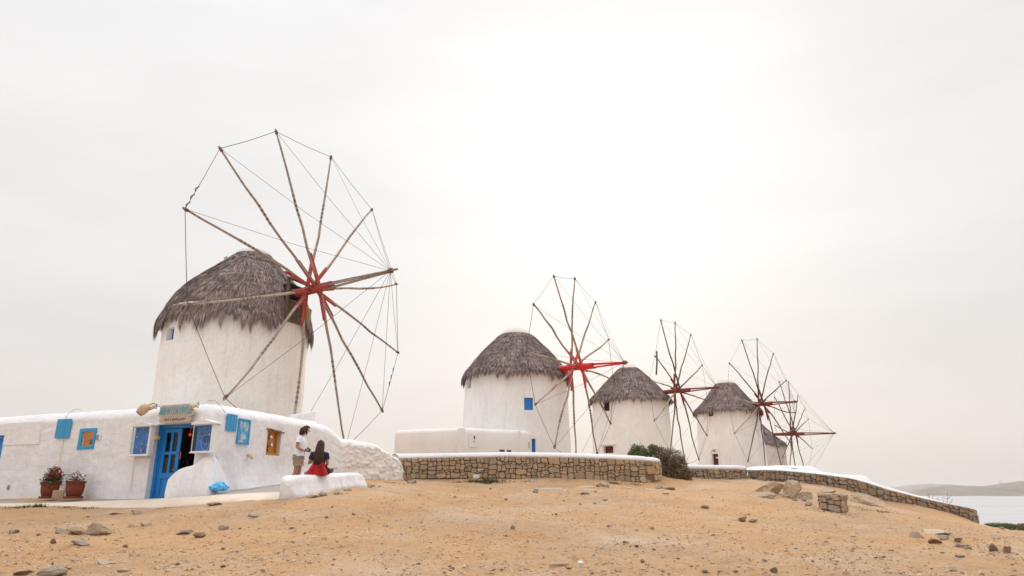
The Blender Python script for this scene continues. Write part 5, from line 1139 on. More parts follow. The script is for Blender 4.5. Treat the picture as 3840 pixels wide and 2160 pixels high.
# ------------------------------------------------------------ people
def skin_body(name, J, E_, root_j, mat, parent, sub=2):
    names = list(J); me = bpy.data.meshes.new(name); me.from_pydata([J[k][0] for k in names], [(names.index(a), names.index(b_)) for a, b_ in E_], [])
    o = link(name, me, parent); md = o.modifiers.new('skin', 'SKIN'); me.materials.append(mat)
    if not me.skin_vertices:
        bpy.context.view_layer.objects.active = o
    for i, k in enumerate(names):
        sv = me.skin_vertices[0].data[i]; r = J[k][1]; sv.radius = r if hasattr(r, '__len__') else (r, r); sv.use_root = (k == root_j)
    md.use_smooth_shade = True; s2 = o.modifiers.new('sub', 'SUBSURF'); s2.levels = sub; s2.render_levels = sub; return o
def loft(name, rings, mat, parent, n=20, fold=0.0, cap=True, seed=0, sub=False):
    """rings: (centre, half width along a, half width along b, a axis, b axis)"""
    g = B(); rows = []
    for i, (c, ra, rb, a, b_) in enumerate(rings):
        c, a, b_ = Vector(c), Vector(a).normalized(), Vector(b_).normalized(); row = []
        for k in range(n):
            t = 2*math.pi*k/n; f = 1+fold*noise.fractal(Vector((math.cos(t)*2.2, math.sin(t)*2.2, i*.35+seed)), .8, 2, 3); row.append(tuple(c+a*math.cos(t)*ra*f+b_*math.sin(t)*rb*f))
        rows.append(row)
    g.grid(rows, cu=True)
    if cap: g.f.append(tuple(range(n))); g.f.append(tuple(len(g.v)-1-k for k in range(n))); g.m += [0, 0]
    me = bpy.data.meshes.new(name); me.from_pydata(g.v, [], g.f); me.materials.append(mat); me.polygons.foreach_set('use_smooth', [True]*len(me.polygons)); o = link(name, me, parent)
    if sub: s_ = o.modifiers.new('sub', 'SUBSURF'); s_.levels = 1; s_.render_levels = 1
    return o
X_, Y_, Z_ = (1, 0, 0), (0, 1, 0), (0, 0, 1)
def tubes(name, L, mat, parent, n=8):
    g = B()
    for pts, rad in L: g.tube(pts, rad, n)
    me = bpy.data.meshes.new(name); me.from_pydata(g.v, [], g.f); me.materials.append(mat); me.polygons.foreach_set('use_smooth', [True]*len(me.polygons)); return link(name, me, parent)
def hand(parent, wrist, direction, palmn, mat, curl=.5, side=1):
    w, d, n_ = Vector(wrist), Vector(direction).normalized(), Vector(palmn).normalized(); s_ = d.cross(n_).normalized()*side; L = [([w-d*.01, w+d*.035, w+d*.085], [(.022, .016), (.036, .014), (.038, .012)])]
    g = B(); g.tube(L[0][0], L[0][1], 10, side=tuple(s_))
    for i, ln in enumerate((.068, .078, .074, .058)):
        b0 = w+d*.078+s_*(.028-.018*i); p1 = b0+d*ln*.45+n_*ln*.15*curl; p2 = p1+d*ln*.3+n_*ln*.3*curl; p3 = p2+d*ln*(.25-.15*curl)+n_*ln*.35*curl; g.tube([b0, p1, p2, p3], [.0095, .009, .008, .0065], 6)
    t0 = w+d*.025+s_*.028; g.tube([t0, t0+d*.028+s_*.022+n_*.01, t0+d*.055+s_*.026+n_*.025*curl], [.012, .0105, .008], 6)
    me = bpy.data.meshes.new('hand'); me.from_pydata(g.v, [], g.f); me.materials.append(mat); me.polygons.foreach_set('use_smooth', [True]*len(me.polygons)); return link('hand', me, parent)
# standing person, seen from her right side
PS = W(1122, 1700, 18.75); pzs = ray(1122, 1598)[1]*18.75-1.64
st = thing('person', (PS.x+.0, 18.75, pzs), 'standing person in white t-shirt and khaki shorts looking down at a camera', 'person'); st.rotation_euler = (0, 0, R(8))
J = {'pelvis': ((-.01, 0, .88), (.13, .105)), 'waist': ((0, 0, 1.02), (.115, .09)), 'chest': ((.0, 0, 1.22), (.135, .095)), 'neckb': ((.015, 0, 1.365), (.07, .06)), 'neck': ((.045, 0, 1.42), .048), 'head0': ((.10, 0, 1.48), (.075, .08)), 'head1': ((.125, 0, 1.55), (.09, .085)), 'head2': ((.12, 0, 1.60), (.06, .06)),
     'shR': ((0, -.155, 1.335), .05), 'elR': ((-.05, -.20, 1.085), .040), 'foR': ((.08, -.19, 1.02), .036), 'wrR': ((.185, -.16, .985), .026), 'shL': ((.02, .155, 1.335), .05), 'elL': ((.03, .21, 1.09), .038), 'wrL': ((.22, .12, 1.0), .026),
     'hipR': ((-.01, -.085, .83), .09), 'thR': ((-.02, -.09, .66), .078), 'knR': ((-.04, -.095, .46), .056), 'caR': ((-.075, -.095, .33), .055), 'anR': ((-.09, -.095, .085), .034), 'toR': ((.05, -.10, .035), .03), 'hipL': ((0, .085, .83), .09), 'thL': ((.01, .09, .66), .078), 'knL': ((.02, .095, .46), .056), 'caL': ((-.0, .095, .33), .055), 'anL': ((-.01, .095, .085), .034), 'toL': ((.13, .10, .035), .03)}
E_ = [('pelvis', 'waist'), ('waist', 'chest'), ('chest', 'neckb'), ('neckb', 'neck'), ('neck', 'head0'), ('head0', 'head1'), ('head1', 'head2'), ('chest', 'shR'), ('shR', 'elR'), ('elR', 'foR'), ('foR', 'wrR'), ('chest', 'shL'), ('shL', 'elL'), ('elL', 'wrL'), ('pelvis', 'hipR'), ('hipR', 'thR'), ('thR', 'knR'), ('knR', 'caR'), ('caR', 'anR'), ('anR', 'toR'), ('pelvis', 'hipL'), ('hipL', 'thL'), ('thL', 'knL'), ('knL', 'caL'), ('caL', 'anL'), ('anL', 'toL')]
body = skin_body('body', J, E_, 'pelvis', M['skin'], st)
tubes('nose', [([(.195, 0, 1.535), (.222, 0, 1.505), (.20, 0, 1.495)], [.010, .014, .008])], M['skin'], body); tubes('ear', [([(.105, -.083, 1.55), (.10, -.092, 1.53), (.105, -.084, 1.505)], [.012, .016, .010])], M['skin'], body)
tubes('eye', [([(.192, -.032, 1.545), (.200, -.030, 1.545)], [.010, .008])], M['black'], body); tubes('mouth', [([(.180, -.022, 1.470), (.190, 0, 1.470), (.180, .022, 1.470)], [.004, .007, .004])], M['red1'], body)
hand(body, (.185, -.16, .985), (1, .25, -.25), (0, .2, -1), M['skin'], .6, 1); hand(body, (.22, .12, 1.0), (1, -.3, -.2), (0, -.2, -1), M['skin'], .7, -1)
loft('tshirt', [((.005, 0, .865), .150, .175, X_, Y_), ((.005, 0, .90), .145, .170, X_, Y_), ((.01, 0, 1.0), .125, .155, X_, Y_), ((.012, 0, 1.10), .130, .158, X_, Y_), ((.02, 0, 1.19), .145, .168, X_, Y_), ((.02, 0, 1.25), .140, .175, X_, Y_), ((.008, 0, 1.32), .105, .175, X_, Y_), ((.01, 0, 1.365), .075, .13, X_, Y_), ((.018, 0, 1.395), .058, .07, X_, Y_)], M['tee_white'], st, fold=.05, sub=True)
for sd_ in (-1, 1):
    e = Vector(J['elR' if sd_ < 0 else 'elL'][0]); s0 = Vector(J['shR' if sd_ < 0 else 'shL'][0]); d = (e-s0).normalized(); a = Vector((1, 0, 0)); a = (a-d*a.dot(d)).normalized(); b_ = d.cross(a)
    loft('sleeve', [(s0+Vector((0, -.05*sd_, .03)), .05, .05, a, b_), (s0, .068, .066, a, b_), (s0+d*.07, .068, .064, a, b_), (s0+d*.135, .070, .064, a, b_)], M['tee_white'], st, 14, .05)
loft('shorts', [((-.012, 0, .90), .150, .165, X_, Y_), ((-.015, 0, .84), .155, .178, X_, Y_), ((-.012, 0, .77), .150, .182, X_, Y_), ((-.01, 0, .74), .13, .17, X_, Y_)], M['khaki'], st, 20, .05, sub=True)
for sd_, k_ in ((-1, 'R'), (1, 'L')): loft('shorts_leg', [((-.005, .085*sd_, .82), .125, .085, X_, Y_), ((-.008, .09*sd_, .74), .128, .092, X_, Y_), ((0.0, .092*sd_, .66), .122, .095, X_, Y_), ((.004, .094*sd_, .615), .118, .095, X_, Y_)], M['khaki'], st, 16, .09)
hr = loft('hair', [((.05, 0, 1.415), .055, .070, (1, 0, .25), Y_), ((.055, 0, 1.45), .078, .092, (1, 0, .25), Y_), ((.065, 0, 1.50), .098, .108, (1, 0, .3), Y_), ((.085, 0, 1.56), .112, .115, (1, 0, .3), Y_), ((.10, 0, 1.605), .105, .105, (1, 0, .3), Y_), ((.10, 0, 1.64), .075, .078, (1, 0, .3), Y_), ((.10, 0, 1.655), .03, .03, (1, 0, .3), Y_)], M['hair_red'], st, 18, .16, seed=4, sub=True)
rd = random.Random(2); L = []
for i in range(46):
    a = rd.uniform(-2.6, 2.6); c0 = Vector((.085-.09*math.cos(a)*rd.uniform(.7, 1.1), .10*math.sin(a), 1.60-rd.uniform(0, .05))); out = Vector((-math.cos(a)*.6, math.sin(a), 0)); ln = rd.uniform(.10, .17); L.append(([c0, c0+out*.035+Vector((0, 0, -ln*.5)), c0+out*.025+Vector((0, 0, -ln))], [.014, .012, .003]))
for i in range(14):
    a = rd.uniform(-.8, .8); c0 = Vector((.13+.05*math.cos(a), .07*math.sin(a), 1.63)); L.append(([c0, c0+Vector((.035, .02*math.sin(a), -.015)), c0+Vector((.045, .03*math.sin(a), -.05))], [.016, .013, .004]))
tag(tubes('hair_locks', L, M['hair_red'], hr, 5), None, None, None, 'stuff')
for sd_, k_ in ((-1, 'R'), (1, 'L')):
    q = J['an'+k_][0]; tubes('shoe', [([(q[0]-.05, q[1], .04), (q[0]+.03, q[1], .045), (q[0]+.13, q[1]+.005*sd_, .033), (q[0]+.17, q[1], .025)], [(.032, .04), (.036, .045), (.04, .034), (.025, .02)])], M['bag'], st)
# seated person seen from behind
PB = W(1196, 1772, 17.95); zse = ray(1196, 1781)[1]*17.85
se = thing('person', (PB.x, 17.9, zse), 'seated person with long dark hair, navy top and red cardigan tied round the waist', 'person'); se.rotation_euler = (0, 0, R(6))
J2 = {'pelvis': ((0, .02, .10), (.15, .11)), 'waist': ((0, .0, .27), (.12, .085)), 'chest': ((0, 0, .44), (.14, .095)), 'neckb': ((0, .02, .56), (.06, .05)), 'neck': ((0, .035, .62), .048), 'head0': ((0, .06, .68), (.07, .08)), 'head1': ((0, .06, .76), (.08, .09)), 'head2': ((0, .05, .81), (.055, .06)),
      'shR': ((.165, .01, .525), .048), 'elR': ((.205, .03, .265), .038), 'wrR': ((.12, .25, .20), .025), 'shL': ((-.165, .01, .525), .048), 'elL': ((-.265, .06, .27), .038), 'wrL': ((-.13, .26, .42), .025),
      'hipR': ((.09, .06, .08), .085), 'knR': ((.13, .46, .06), .058), 'anR': ((.14, .50, -.36), .035), 'toR': ((.15, .62, -.40), .03), 'hipL': ((-.09, .06, .08), .085), 'knL': ((-.34, .40, .05), .058), 'anL': ((-.33, .47, -.36), .035), 'toL': ((-.36, .58, -.40), .03)}
E2 = [('pelvis', 'waist'), ('waist', 'chest'), ('chest', 'neckb'), ('neckb', 'neck'), ('neck', 'head0'), ('head0', 'head1'), ('head1', 'head2'), ('chest', 'shR'), ('shR', 'elR'), ('elR', 'wrR'), ('chest', 'shL'), ('shL', 'elL'), ('elL', 'wrL'), ('pelvis', 'hipR'), ('hipR', 'knR'), ('knR', 'anR'), ('anR', 'toR'), ('pelvis', 'hipL'), ('hipL', 'knL'), ('knL', 'anL'), ('anL', 'toL')]
b2 = skin_body('body', J2, E2, 'pelvis', M['skin'], se)
tubes('nose', [([(0, .148, .76), (0, .165, .73), (0, .15, .715)], [.009, .013, .008])], M['skin'], b2); tubes('eye', [([(-.03, .140, .765), (-.03, .148, .765)], [.010, .008])], M['black'], b2); tubes('eye', [([(.03, .140, .765), (.03, .148, .765)], [.010, .008])], M['black'], b2)
hand(b2, (.12, .25, .20), (-.5, 1, .2), (0, .2, -1), M['skin'], .5, -1); hand(b2, (-.13, .26, .42), (-.1, 1, .3), (1, .2, 0), M['skin'], .9, 1)
loft('top', [((0, .0, .15), .155, .125, X_, Y_), ((0, 0, .25), .145, .108, X_, Y_), ((0, 0, .34), .152, .108, X_, Y_), ((0, 0, .44), .172, .112, X_, Y_), ((0, .005, .52), .185, .095, X_, Y_), ((0, .01, .56), .14, .075, X_, Y_), ((0, .02, .60), .07, .058, X_, Y_)], M['tee_navy'], se, 20, .04, sub=True)
for sd_, k_ in ((1, 'R'), (-1, 'L')):
    e = Vector(J2['el'+k_][0]); s0 = Vector(J2['sh'+k_][0]); d = (e-s0).normalized(); a = Vector((0, 1, 0)); a = (a-d*a.dot(d)).normalized(); b_ = d.cross(a)
    loft('sleeve', [(s0+Vector((-.05*sd_, 0, .03)), .045, .045, a, b_), (s0, .064, .06, a, b_), (s0+d*.08, .066, .062, a, b_), (s0+d*.15, .068, .066, a, b_)], M['tee_navy'], se, 14, .05)
loft('cardigan', [((-.03, -.035, .0), .285, .16, X_, Y_), ((-.035, -.03, .04), .272, .16, X_, Y_), ((-.03, -.02, .11), .235, .155, X_, Y_), ((-.02, -.005, .20), .185, .135, X_, Y_), ((-.005, 0, .27), .155, .118, X_, Y_), ((.0, 0, .325), .148, .112, X_, Y_)], M['cardigan'], se, 26, .10, seed=3, sub=True)
tubes('cardigan_fold', [([(-.02-.02*i+.05*i, -.12-.006*i, .31), (-.08+.05*i-.03, -.15, .18), (-.20+.085*i, -.17, .01)], [.010, .016, .020]) for i in range(5)], M['cardigan'], se)
tubes('trousers', [([(.09, .05, .075), (.12, .30, .07), (.135, .47, .05), (.14, .50, -.15), (.14, .51, -.34)], [.095, .083, .068, .062, .055]), ([(-.09, .04, .07), (-.24, .22, .062), (-.345, .38, .04), (-.34, .45, -.16), (-.335, .48, -.34)], [.095, .083, .068, .062, .055])], M['jeans'], se, 14)
for x in (.14, -.335): tubes('shoe', [([(x, .46, -.40), (x, .55, -.39), (x, .66, -.40), (x, .70, -.405)], [(.032, .04), (.036, .04), (.04, .03), (.022, .018)])], M['bag'], se)
hr2 = loft('hair', [((.015, -.115, .20), .07, .018, X_, Y_), ((.012, -.115, .28), .105, .028, X_, Y_), ((.006, -.105, .40), .120, .040, X_, Y_), ((.0, -.075, .52), .112, .055, X_, Y_), ((0, -.03, .60), .105, .075, X_, Y_), ((0, .02, .68), .102, .100, X_, Y_), ((0, .035, .76), .100, .108, X_, Y_), ((0, .04, .81), .085, .092, X_, Y_), ((0, .04, .845), .05, .055, X_, Y_), ((0, .04, .86), .015, .015, X_, Y_)], M['hair'], se, 22, .07, seed=8, sub=True)
rd = random.Random(5); L = []
for i in range(60):
    t = rd.uniform(-1, 1); x = .10*t; L.append(([(x*.9, -.05-.03*math.cos(t*1.5), .72), (x*1.1, -.09-.03*math.cos(t*1.5), .52), (x*1.15+.01, -.125-.03*math.cos(t*1.5), .36), (x*1.05+.015+rd.gauss(0, .01), -.13-.02*math.cos(t), .17+rd.uniform(0, .10))], [.008, .010, .009, .002]))
tag(tubes('hair_strands', L, M['hair'], hr2, 4), None, None, None, 'stuff')
# camera in their hands
Pc = W(1155, 1688, 18.45); cmr = thing('camera', tuple(Pc), 'black compact camera held between the two people, strap hanging down', 'camera')
g = B(); g.box((-.065, -.025, -.04), (.13, 0, 0), (0, .05, 0), (0, 0, .078)); g.box((-.025, -.02, .038), (.05, 0, 0), (0, .035, 0), (0, 0, .028))
def loc(g, name, mat, parent, bev=0):
    me = bpy.data.meshes.new(name); me.from_pydata(g.v, [], g.f); me.materials.append(mat); o = link(name, me, parent)
    if bev: md = o.modifiers.new('bevel', 'BEVEL'); md.width = bev; md.segments = 2
    return o
g1 = B(); g1.box((-.065, -.025, -.04), (.13, 0, 0), (0, .05, 0), (0, 0, .078)); loc(g1, 'camera_body', M['black'], cmr, .008); g1 = B(); g1.box((-.025, -.02, .040), (.05, 0, 0), (0, .035, 0), (0, 0, .026)); loc(g1, 'viewfinder', M['black'], cmr, .006)
g1 = B(); g1.box((-.045, -.028, -.025), (.075, 0, 0), (0, .002, 0), (0, 0, .05)); loc(g1, 'screen', simple('camera_screen', (.25, .27, .36), .25, .1, 9, bs=0), cmr)
tubes('lens', [([(0, .02, 0), (0, .075, 0)], [.032, .030])], M['black'], cmr); tubes('strap', [([(-.065, 0, .03), (-.085, 0, -.05), (-.09, .01, -.17), (-.075, .01, -.24)], .006)], M['black'], cmr, 5)
# dark bag on the bench
Pg = W(1219, 1780, 18.1); hb = thing('handbag', (Pg.x, 18.05, ray(1219, 1779)[1]*18.05), 'dark purple cloth bag resting on the bench beside the seated person', 'bag')
loft('bag_body', [((0, 0, 0), .10, .07, X_, Y_), ((.01, 0, .05), .14, .085, X_, Y_), ((.005, 0, .12), .13, .08, X_, Y_), ((-.02, 0, .18), .09, .06, X_, Y_), ((-.035, 0, .215), .04, .03, X_, Y_)], M['bag'], hb, 18, .16, seed=2, sub=True)
tubes('bag_strap', [([(-.03, 0, .20), (-.06, -.01, .27), (-.02, 0, .29), (.01, 0, .20)], .009)], M['bag'], hb, 6)

# ------------------------------------------------------------ boulders, loose stones, gravel
def rock_bm(seed, sub=2, flat=.6, rough=.35, cuts=7):
    bm = bmesh.new(); bmesh.ops.create_icosphere(bm, subdivisions=sub, radius=1); rd = random.Random(seed)
    pl = [(Vector((rd.gauss(0, 1), rd.gauss(0, 1), rd.gauss(0, 1))).normalized(), rd.uniform(.30, .75)) for _ in range(cuts+3)]
    for v in bm.verts:
        c = v.co.copy()
        for n_, d in pl:
            e = c.dot(n_)-d
            if e > 0: c -= n_*e
        c += v.co*rough*(.22*noise.fractal(v.co*1.6+Vector((seed*3.1, 0, 0)), .8, 2, 3)+.16*noise.fractal(v.co*4.5+Vector((0, seed*1.7, 0)), .8, 2, 3)); v.co = c
    zs_ = [v.co.z for v in bm.verts]; m_ = min(zs_)
    for v in bm.verts: v.co.z = (v.co.z)*flat
    me = bpy.data.meshes.new('stone'); bm.to_mesh(me); bm.free(); return me
def boulder(px, py, wpx, hpx, Y, mat, label, seed, name='boulder', cat='rock', sub=3, deep=.8, rz=None, group=None, tilt=0):
    """px,py: middle of the foot as seen"""
    a, b_ = ray(px, py); x = a*Y; w = wpx/FPX*Y*1.03; h = hpx/FPX*Y*1.03; me = rock_bm(seed, sub, 1., .35); me.materials.append(mat)
    vs = np.array([tuple(v.co) for v in me.vertices]); ex = [vs[:, i].max()-vs[:, i].min() for i in range(3)]
    o = link(name, me); zg = gz(x, Y); o.location = (x, Y, zg+h*(.24 if name == 'rock' else .16)); o.scale = (w/ex[0], w*deep/ex[1], h*1.45/ex[2]); o.rotation_euler = (tilt, 0, 0 if rz is None else rz); return tag(o, label, cat, group)
def find_Y(px, py, y0=7., y1=28.):
    a, b_ = ray(px, py); lo = None; prev = None
    for Y in np.arange(y0, y1, .15):
        d = gz(a*Y, Y)-b_*Y
        if d >= 0: lo = Y; break
    if lo is None: return None
    return lo
boulder(2884, 1832, 108, 44, 25.8, M['rock_tan'], 'broad rounded tan boulder in front of the long stone wall, left of a pair', 41, sub=4)
boulder(2966, 1856, 74, 52, 25.0, M['rock_tan'], 'angular tan boulder with flat top, right of the pair below the wall', 58, sub=4)
boulder(2862, 1852, 90, 22, 24.5, M['rock_tan'], 'low flat outcrop at the foot of the tan boulders, left side', 66, sub=4)
boulder(3020, 1862, 60, 24, 25.2, M['rock_tan'], 'low crumbly outcrop right of the angular tan boulder', 77, sub=4)
boulder(3250, 1882, 130, 44, 27.6, M['rock_tan'], 'wide earthy outcrop bulging out below the middle of the long wall', 79, sub=4)
boulder(3085, 1842, 90, 28, 27.8, M['rock_tan'], 'smooth tan hump of rock behind the square stone pier', 83, sub=4)
SPEC = [(361, 2003, 88, 32, 'rock', 'large peaked brown rock lying at the lower left of the slope'), (284, 2000, 66, 18, 'rock', 'flat brown rock just left of the large peaked one'), (228, 1998, 46, 15, 'rock_grey', 'small grey rock at the left end of the row of brown rocks'), (46, 2003, 34, 15, 'rock_grey', 'small dark rock near the left edge of the picture'),
 (199, 2041, 22, 13, 'rock_red', 'small reddish stone below the row of brown rocks'), (298, 2048, 58, 18, 'rock_grey', 'low grey lumpy rock half sunk in the lower left slope'), (386, 2117, 58, 14, 'rock_pale', 'flat pale stone lying near the bottom left corner'), (454, 2145, 44, 12, 'rock_pale', 'second pale flat stone at the bottom, right of the first'), (205, 2158, 98, 28, 'rock_grey', 'dark grey embedded rock cut off by the bottom edge'), (85, 2160, 44, 12, 'rock_red', 'brown rock at the very bottom left'),
 (490, 1978, 22, 13, 'rock_pale', 'small pale stone upright on the left slope'), (542, 1978, 36, 14, 'rock_pale', 'pale pointed stone right of the small upright one'), (466, 2058, 18, 10, 'rock_red', 'tiny rust brown stone in the left foreground'), (953, 1942, 34, 9, 'rock_grey', 'flat grey stone below the bench end'), (698, 2003, 48, 12, 'rock_grey', 'flat grey stone slab in the left middle slope'), (745, 2014, 42, 12, 'rock', 'brownish stone touching the grey slab on the left slope'), (836, 1988, 38, 15, 'rock_grey', 'bleached grey lump left of the picture middle'), (810, 1895, 46, 9, 'rock', 'thin brown rock near the cream kerb'), (445, 1926, 90, 9, 'rock', 'long thin flat slab just below the cream kerb'), (512, 1930, 44, 15, 'rock_pale', 'blocky tan stone at the right end of the long slab'),
 (2784, 1958, 28, 12, 'rock_red', 'brown red stone in the middle of the right slope'), (2819, 1961, 32, 8, 'rock', 'flat brown stone right beside the brown red one'), (3016, 1880, 18, 11, 'rock_grey', 'small grey stone left of the square pier'), (3034, 1895, 24, 9, 'rock_grey', 'low dark stone at the left foot of the square pier'), (3439, 2017, 36, 22, 'rock_pale', 'squat grey tan stone at the left end of the flat pale slab'), (3512, 2004, 110, 14, 'rock_pale', 'long flat pale slab lying on the right slope'), (3541, 2022, 42, 12, 'rock_grey', 'grey stone just below the flat pale slab'), (3510, 2041, 38, 15, 'rock_red', 'orange brown stone below the pale slab'), (3594, 2034, 28, 16, 'rock', 'dark brown stone right of the pale slab'), (3627, 2058, 50, 16, 'rock_grey', 'grey stone with brown underside on the lower right slope'), (3729, 2064, 34, 18, 'rock', 'brown stone near the right edge, left of the red one'), (3777, 2078, 36, 22, 'rock_red', 'red brown blocky stone near the right edge'), (3600, 2090, 36, 10, 'rock_grey', 'thin dark stone low on the right slope'), (2870, 2117, 26, 10, 'rock_grey', 'small grey brown stone at the lower right middle'), (2903, 2152, 24, 14, 'rock', 'small brown stone at the bottom edge, right middle'), (3578, 2147, 26, 9, 'rock_grey', 'small grey stone at the bottom right'),
 (2266, 1812, 48, 13, 'rock_pale', 'flat pale rock at the foot of the long wall near the bush'), (1534, 1800, 32, 14, 'rock', 'brown rock at the left start of the long stone wall'), (1539, 1813, 36, 12, 'rock_grey', 'grey rock in front of the left start of the long wall'), (2508, 1816, 46, 15, 'rock', 'brown rock at the foot of the dark bush'), (2472, 1812, 26, 12, 'rock_grey', 'small grey rock at the right corner of the long wall'), (2008, 1850, 22, 10, 'rock_grey', 'small dark rock alone on the middle slope'), (2190, 1853, 34, 7, 'rock_grey', 'flat dark rock on the middle slope right of centre'), (1925, 1985, 18, 9, 'rock', 'small brown stone at the centre of the slope'), (2640, 1905, 30, 8, 'rock', 'thin brown stone on the slope below the dark bush')]
for i, (px, py, w, h, mt, lb) in enumerate(SPEC):
    Y = find_Y(px, py)
    if Y is None: Y = 27
    boulder(px, py, w, h*1.15, Y, M[mt], lb, 100+i, 'rock', 'rock', 3, .9, rz=None)
for (px, py, w, h) in ((1174, 1868, 30, 8), (1215, 1860, 34, 10), (1260, 1855, 26, 9), (1306, 1842, 30, 7), (1388, 1828, 30, 8)):
    Y = find_Y(px, py, 12) or 18; boulder(px, py, w, h*1.2, Y, M['rock_grey'], {1174: 'leftmost grey stone under the ragged foot of the bench', 1215: 'larger grey stone under the middle foot of the bench', 1260: 'grey stone between middle and right foot of the bench', 1306: 'brownish grey stone under the right part of the bench', 1388: 'flat stone just right of the bench end'}[px], px, 'rock', 'rock', 2)
# scattered loose stones: individuals sharing a few shapes
shapes = []
for i in range(9):
    me = rock_bm(300+i, 1, .62, .5, 6); me.materials.append(M['rock']); shapes.append(me)
rd = random.Random(21); placed = 0; tries = 0
while placed < 230 and tries < 5000:
    tries += 1; px = rd.uniform(-40, 3880); py = 2160-(2160-1830)*rd.random()**1.25
    if px < 1120 and py < 1915: continue
    if 1120 <= px < 1500 and py < 1880: continue
    if px > 3000 and py < 1880+ (px-3000)*.12: continue
    Y = find_Y(px, py)
    if Y is None or Y > 27: continue
    if noise.noise(Vector((px*.0022, py*.009, 0))) < rd.uniform(-.45, .35): continue
    x = ray(px, py)[0]*Y; s_ = (9+17*rd.random()**2.5)/FPX*Y*.5; o = link('loose_stone', shapes[rd.randrange(9)]); o.location = (x, Y, gz(x, Y)+s_*.12); o.scale = (s_*rd.uniform(.8, 1.3), s_*rd.uniform(.7, 1.2), s_*rd.uniform(.5, 1.0)); o.rotation_euler = (rd.uniform(-.2, .2), rd.uniform(-.2, .2), rd.uniform(0, 6.28))
    tag(o, 'small rough stone lying loose on the dry tan slope', 'stone', 'loose stones scattered over the slope'); placed += 1
# gravel and crumbs of earth
def scatter(n, fn):
    V = []; F_ = []; r_ = np.random.default_rng(5); out = []
    base = np.array([(1, 0, 0), (-.5, .87, 0), (-.5, -.87, 0), (0, 0, .8), (0, 0, -.5)]); tri = np.array([(0, 1, 3), (1, 2, 3), (2, 0, 3), (1, 0, 4), (2, 1, 4), (0, 2, 4)])
    Y = 6.2+ (28.5-6.2)*r_.random(n)**1.5; X = (r_.random(n)*2-1)*Y*.80; Z = gz_np(X, Y); P = np.stack([X, Y, Z], 1)
    keep = ~((X < -3.4) & (Y > 16.3+.0*X)) & ~((X > -3.4) & (X < -2) & (Y > 19)); P = P[keep]; clump = np.array([noise.noise(Vector((p[0]*.8, p[1]*.8, 1)))+.5*noise.noise(Vector((p[0]*3, p[1]*3, 1))) for p in P]); P = P[clump > r_.uniform(-.6, .35, len(P))]
    for i, p in enumerate(P): P[i, 2] += bumpz(p[0], p[1])
    m_ = len(P); s_ = .007+.024*r_.random(m_)**4; a = r_.uniform(0, 6.28, m_); S = np.stack([s_*r_.uniform(.7, 1.5, m_), s_*r_.uniform(.6, 1.2, m_), s_*r_.uniform(.5, 1.0, m_)], 1); b_ = base[None]*S[:, None, :]+r_.normal(0, .12, (m_, 5, 3))*s_[:, None, None]
    ca, sa = np.cos(a)[:, None], np.sin(a)[:, None]; q = np.stack([b_[:, :, 0]*ca-b_[:, :, 1]*sa, b_[:, :, 0]*sa+b_[:, :, 1]*ca, b_[:, :, 2]], -1)+P[:, None, :]
    F_ = (np.arange(m_)[:, None, None]*5+tri[None]).reshape(-1, 3); me = tri_mesh('gravel', q.reshape(-1, 3), F_); me.materials.append(M['gravel']); o = link('gravel', me); tag(o, 'fine gravel and crumbs of stone over the dry slope', 'gravel', None, 'stuff')
scatter(85000, None)
# dry low plants: blades and leaflets in patches
def weeds(patches):
    r_ = random.Random(9); V = []; F_ = []
    for (x, y, rx, ry, n, h) in patches:
        for _ in range(n):
            px, py = r_.gauss(x, rx*.5), r_.gauss(y, ry*.5); z = gz(px, py)-.01; a = r_.uniform(0, 6.28); hh = h*r_.uniform(.3, 1.1); w = r_.uniform(.006, .016); dx, dy = math.cos(a), math.sin(a); b_ = len(V)
            V += [(px-dy*w, py+dx*w, z), (px+dy*w, py-dx*w, z), (px+dx*hh*.6, py+dy*hh*.6, z+hh)]; F_.append((b_, b_+1, b_+2))
    me = tri_mesh('weeds', V, F_); me.materials.append(M['weed']); tag(link('weeds', me), 'low green weeds and dry tufts along walls, kerb and slope', 'weeds', None, 'stuff')
PT = []
def patch(px, py, wpx, n, h, y0=7.):
    Y = find_Y(px, py, y0) or 28.3; x = ray(px, py)[0]*Y; w = wpx/FPX*Y; PT.append((x, Y, w, w*.5, n, h))
for a in ((100, 1904, 60, 160, .09), (145, 1903, 26, 90, .13), (60, 1908, 60, 90, .05), (330, 1908, 60, 120, .05), (250, 1906, 40, 70, .05), (620, 1905, 50, 50, .04), (1830, 1796, 60, 420, .20), (1770, 1795, 22, 90, .12), (1812, 1800, 40, 160, .12), (1720, 1797, 30, 60, .08), (1986, 1800, 40, 80, .07), (2306, 1806, 28, 120, .13), (2382, 1810, 24, 60, .09), (3310, 1922, 60, 170, .06), (3195, 1902, 46, 70, .05), (3240, 1915, 40, 50, .04), (3120, 1922, 80, 110, .05), (1890, 1838, 50, 50, .03), (1385, 1822, 60, 120, .06), (1475, 1812, 60, 80, .06), (3304, 2102, 26, 40, .03), (3185, 2115, 22, 30, .03), (2460, 1900, 60, 40, .03), (1180, 1866, 30, 60, .07), (1270, 1856, 30, 40, .05), (3740, 1975, 60, 60, .05), (1070, 1830, 10, 0, .0), (1480, 1660, 10, 0, .0)): patch(*a)
weeds([q for q in PT if q[4]])
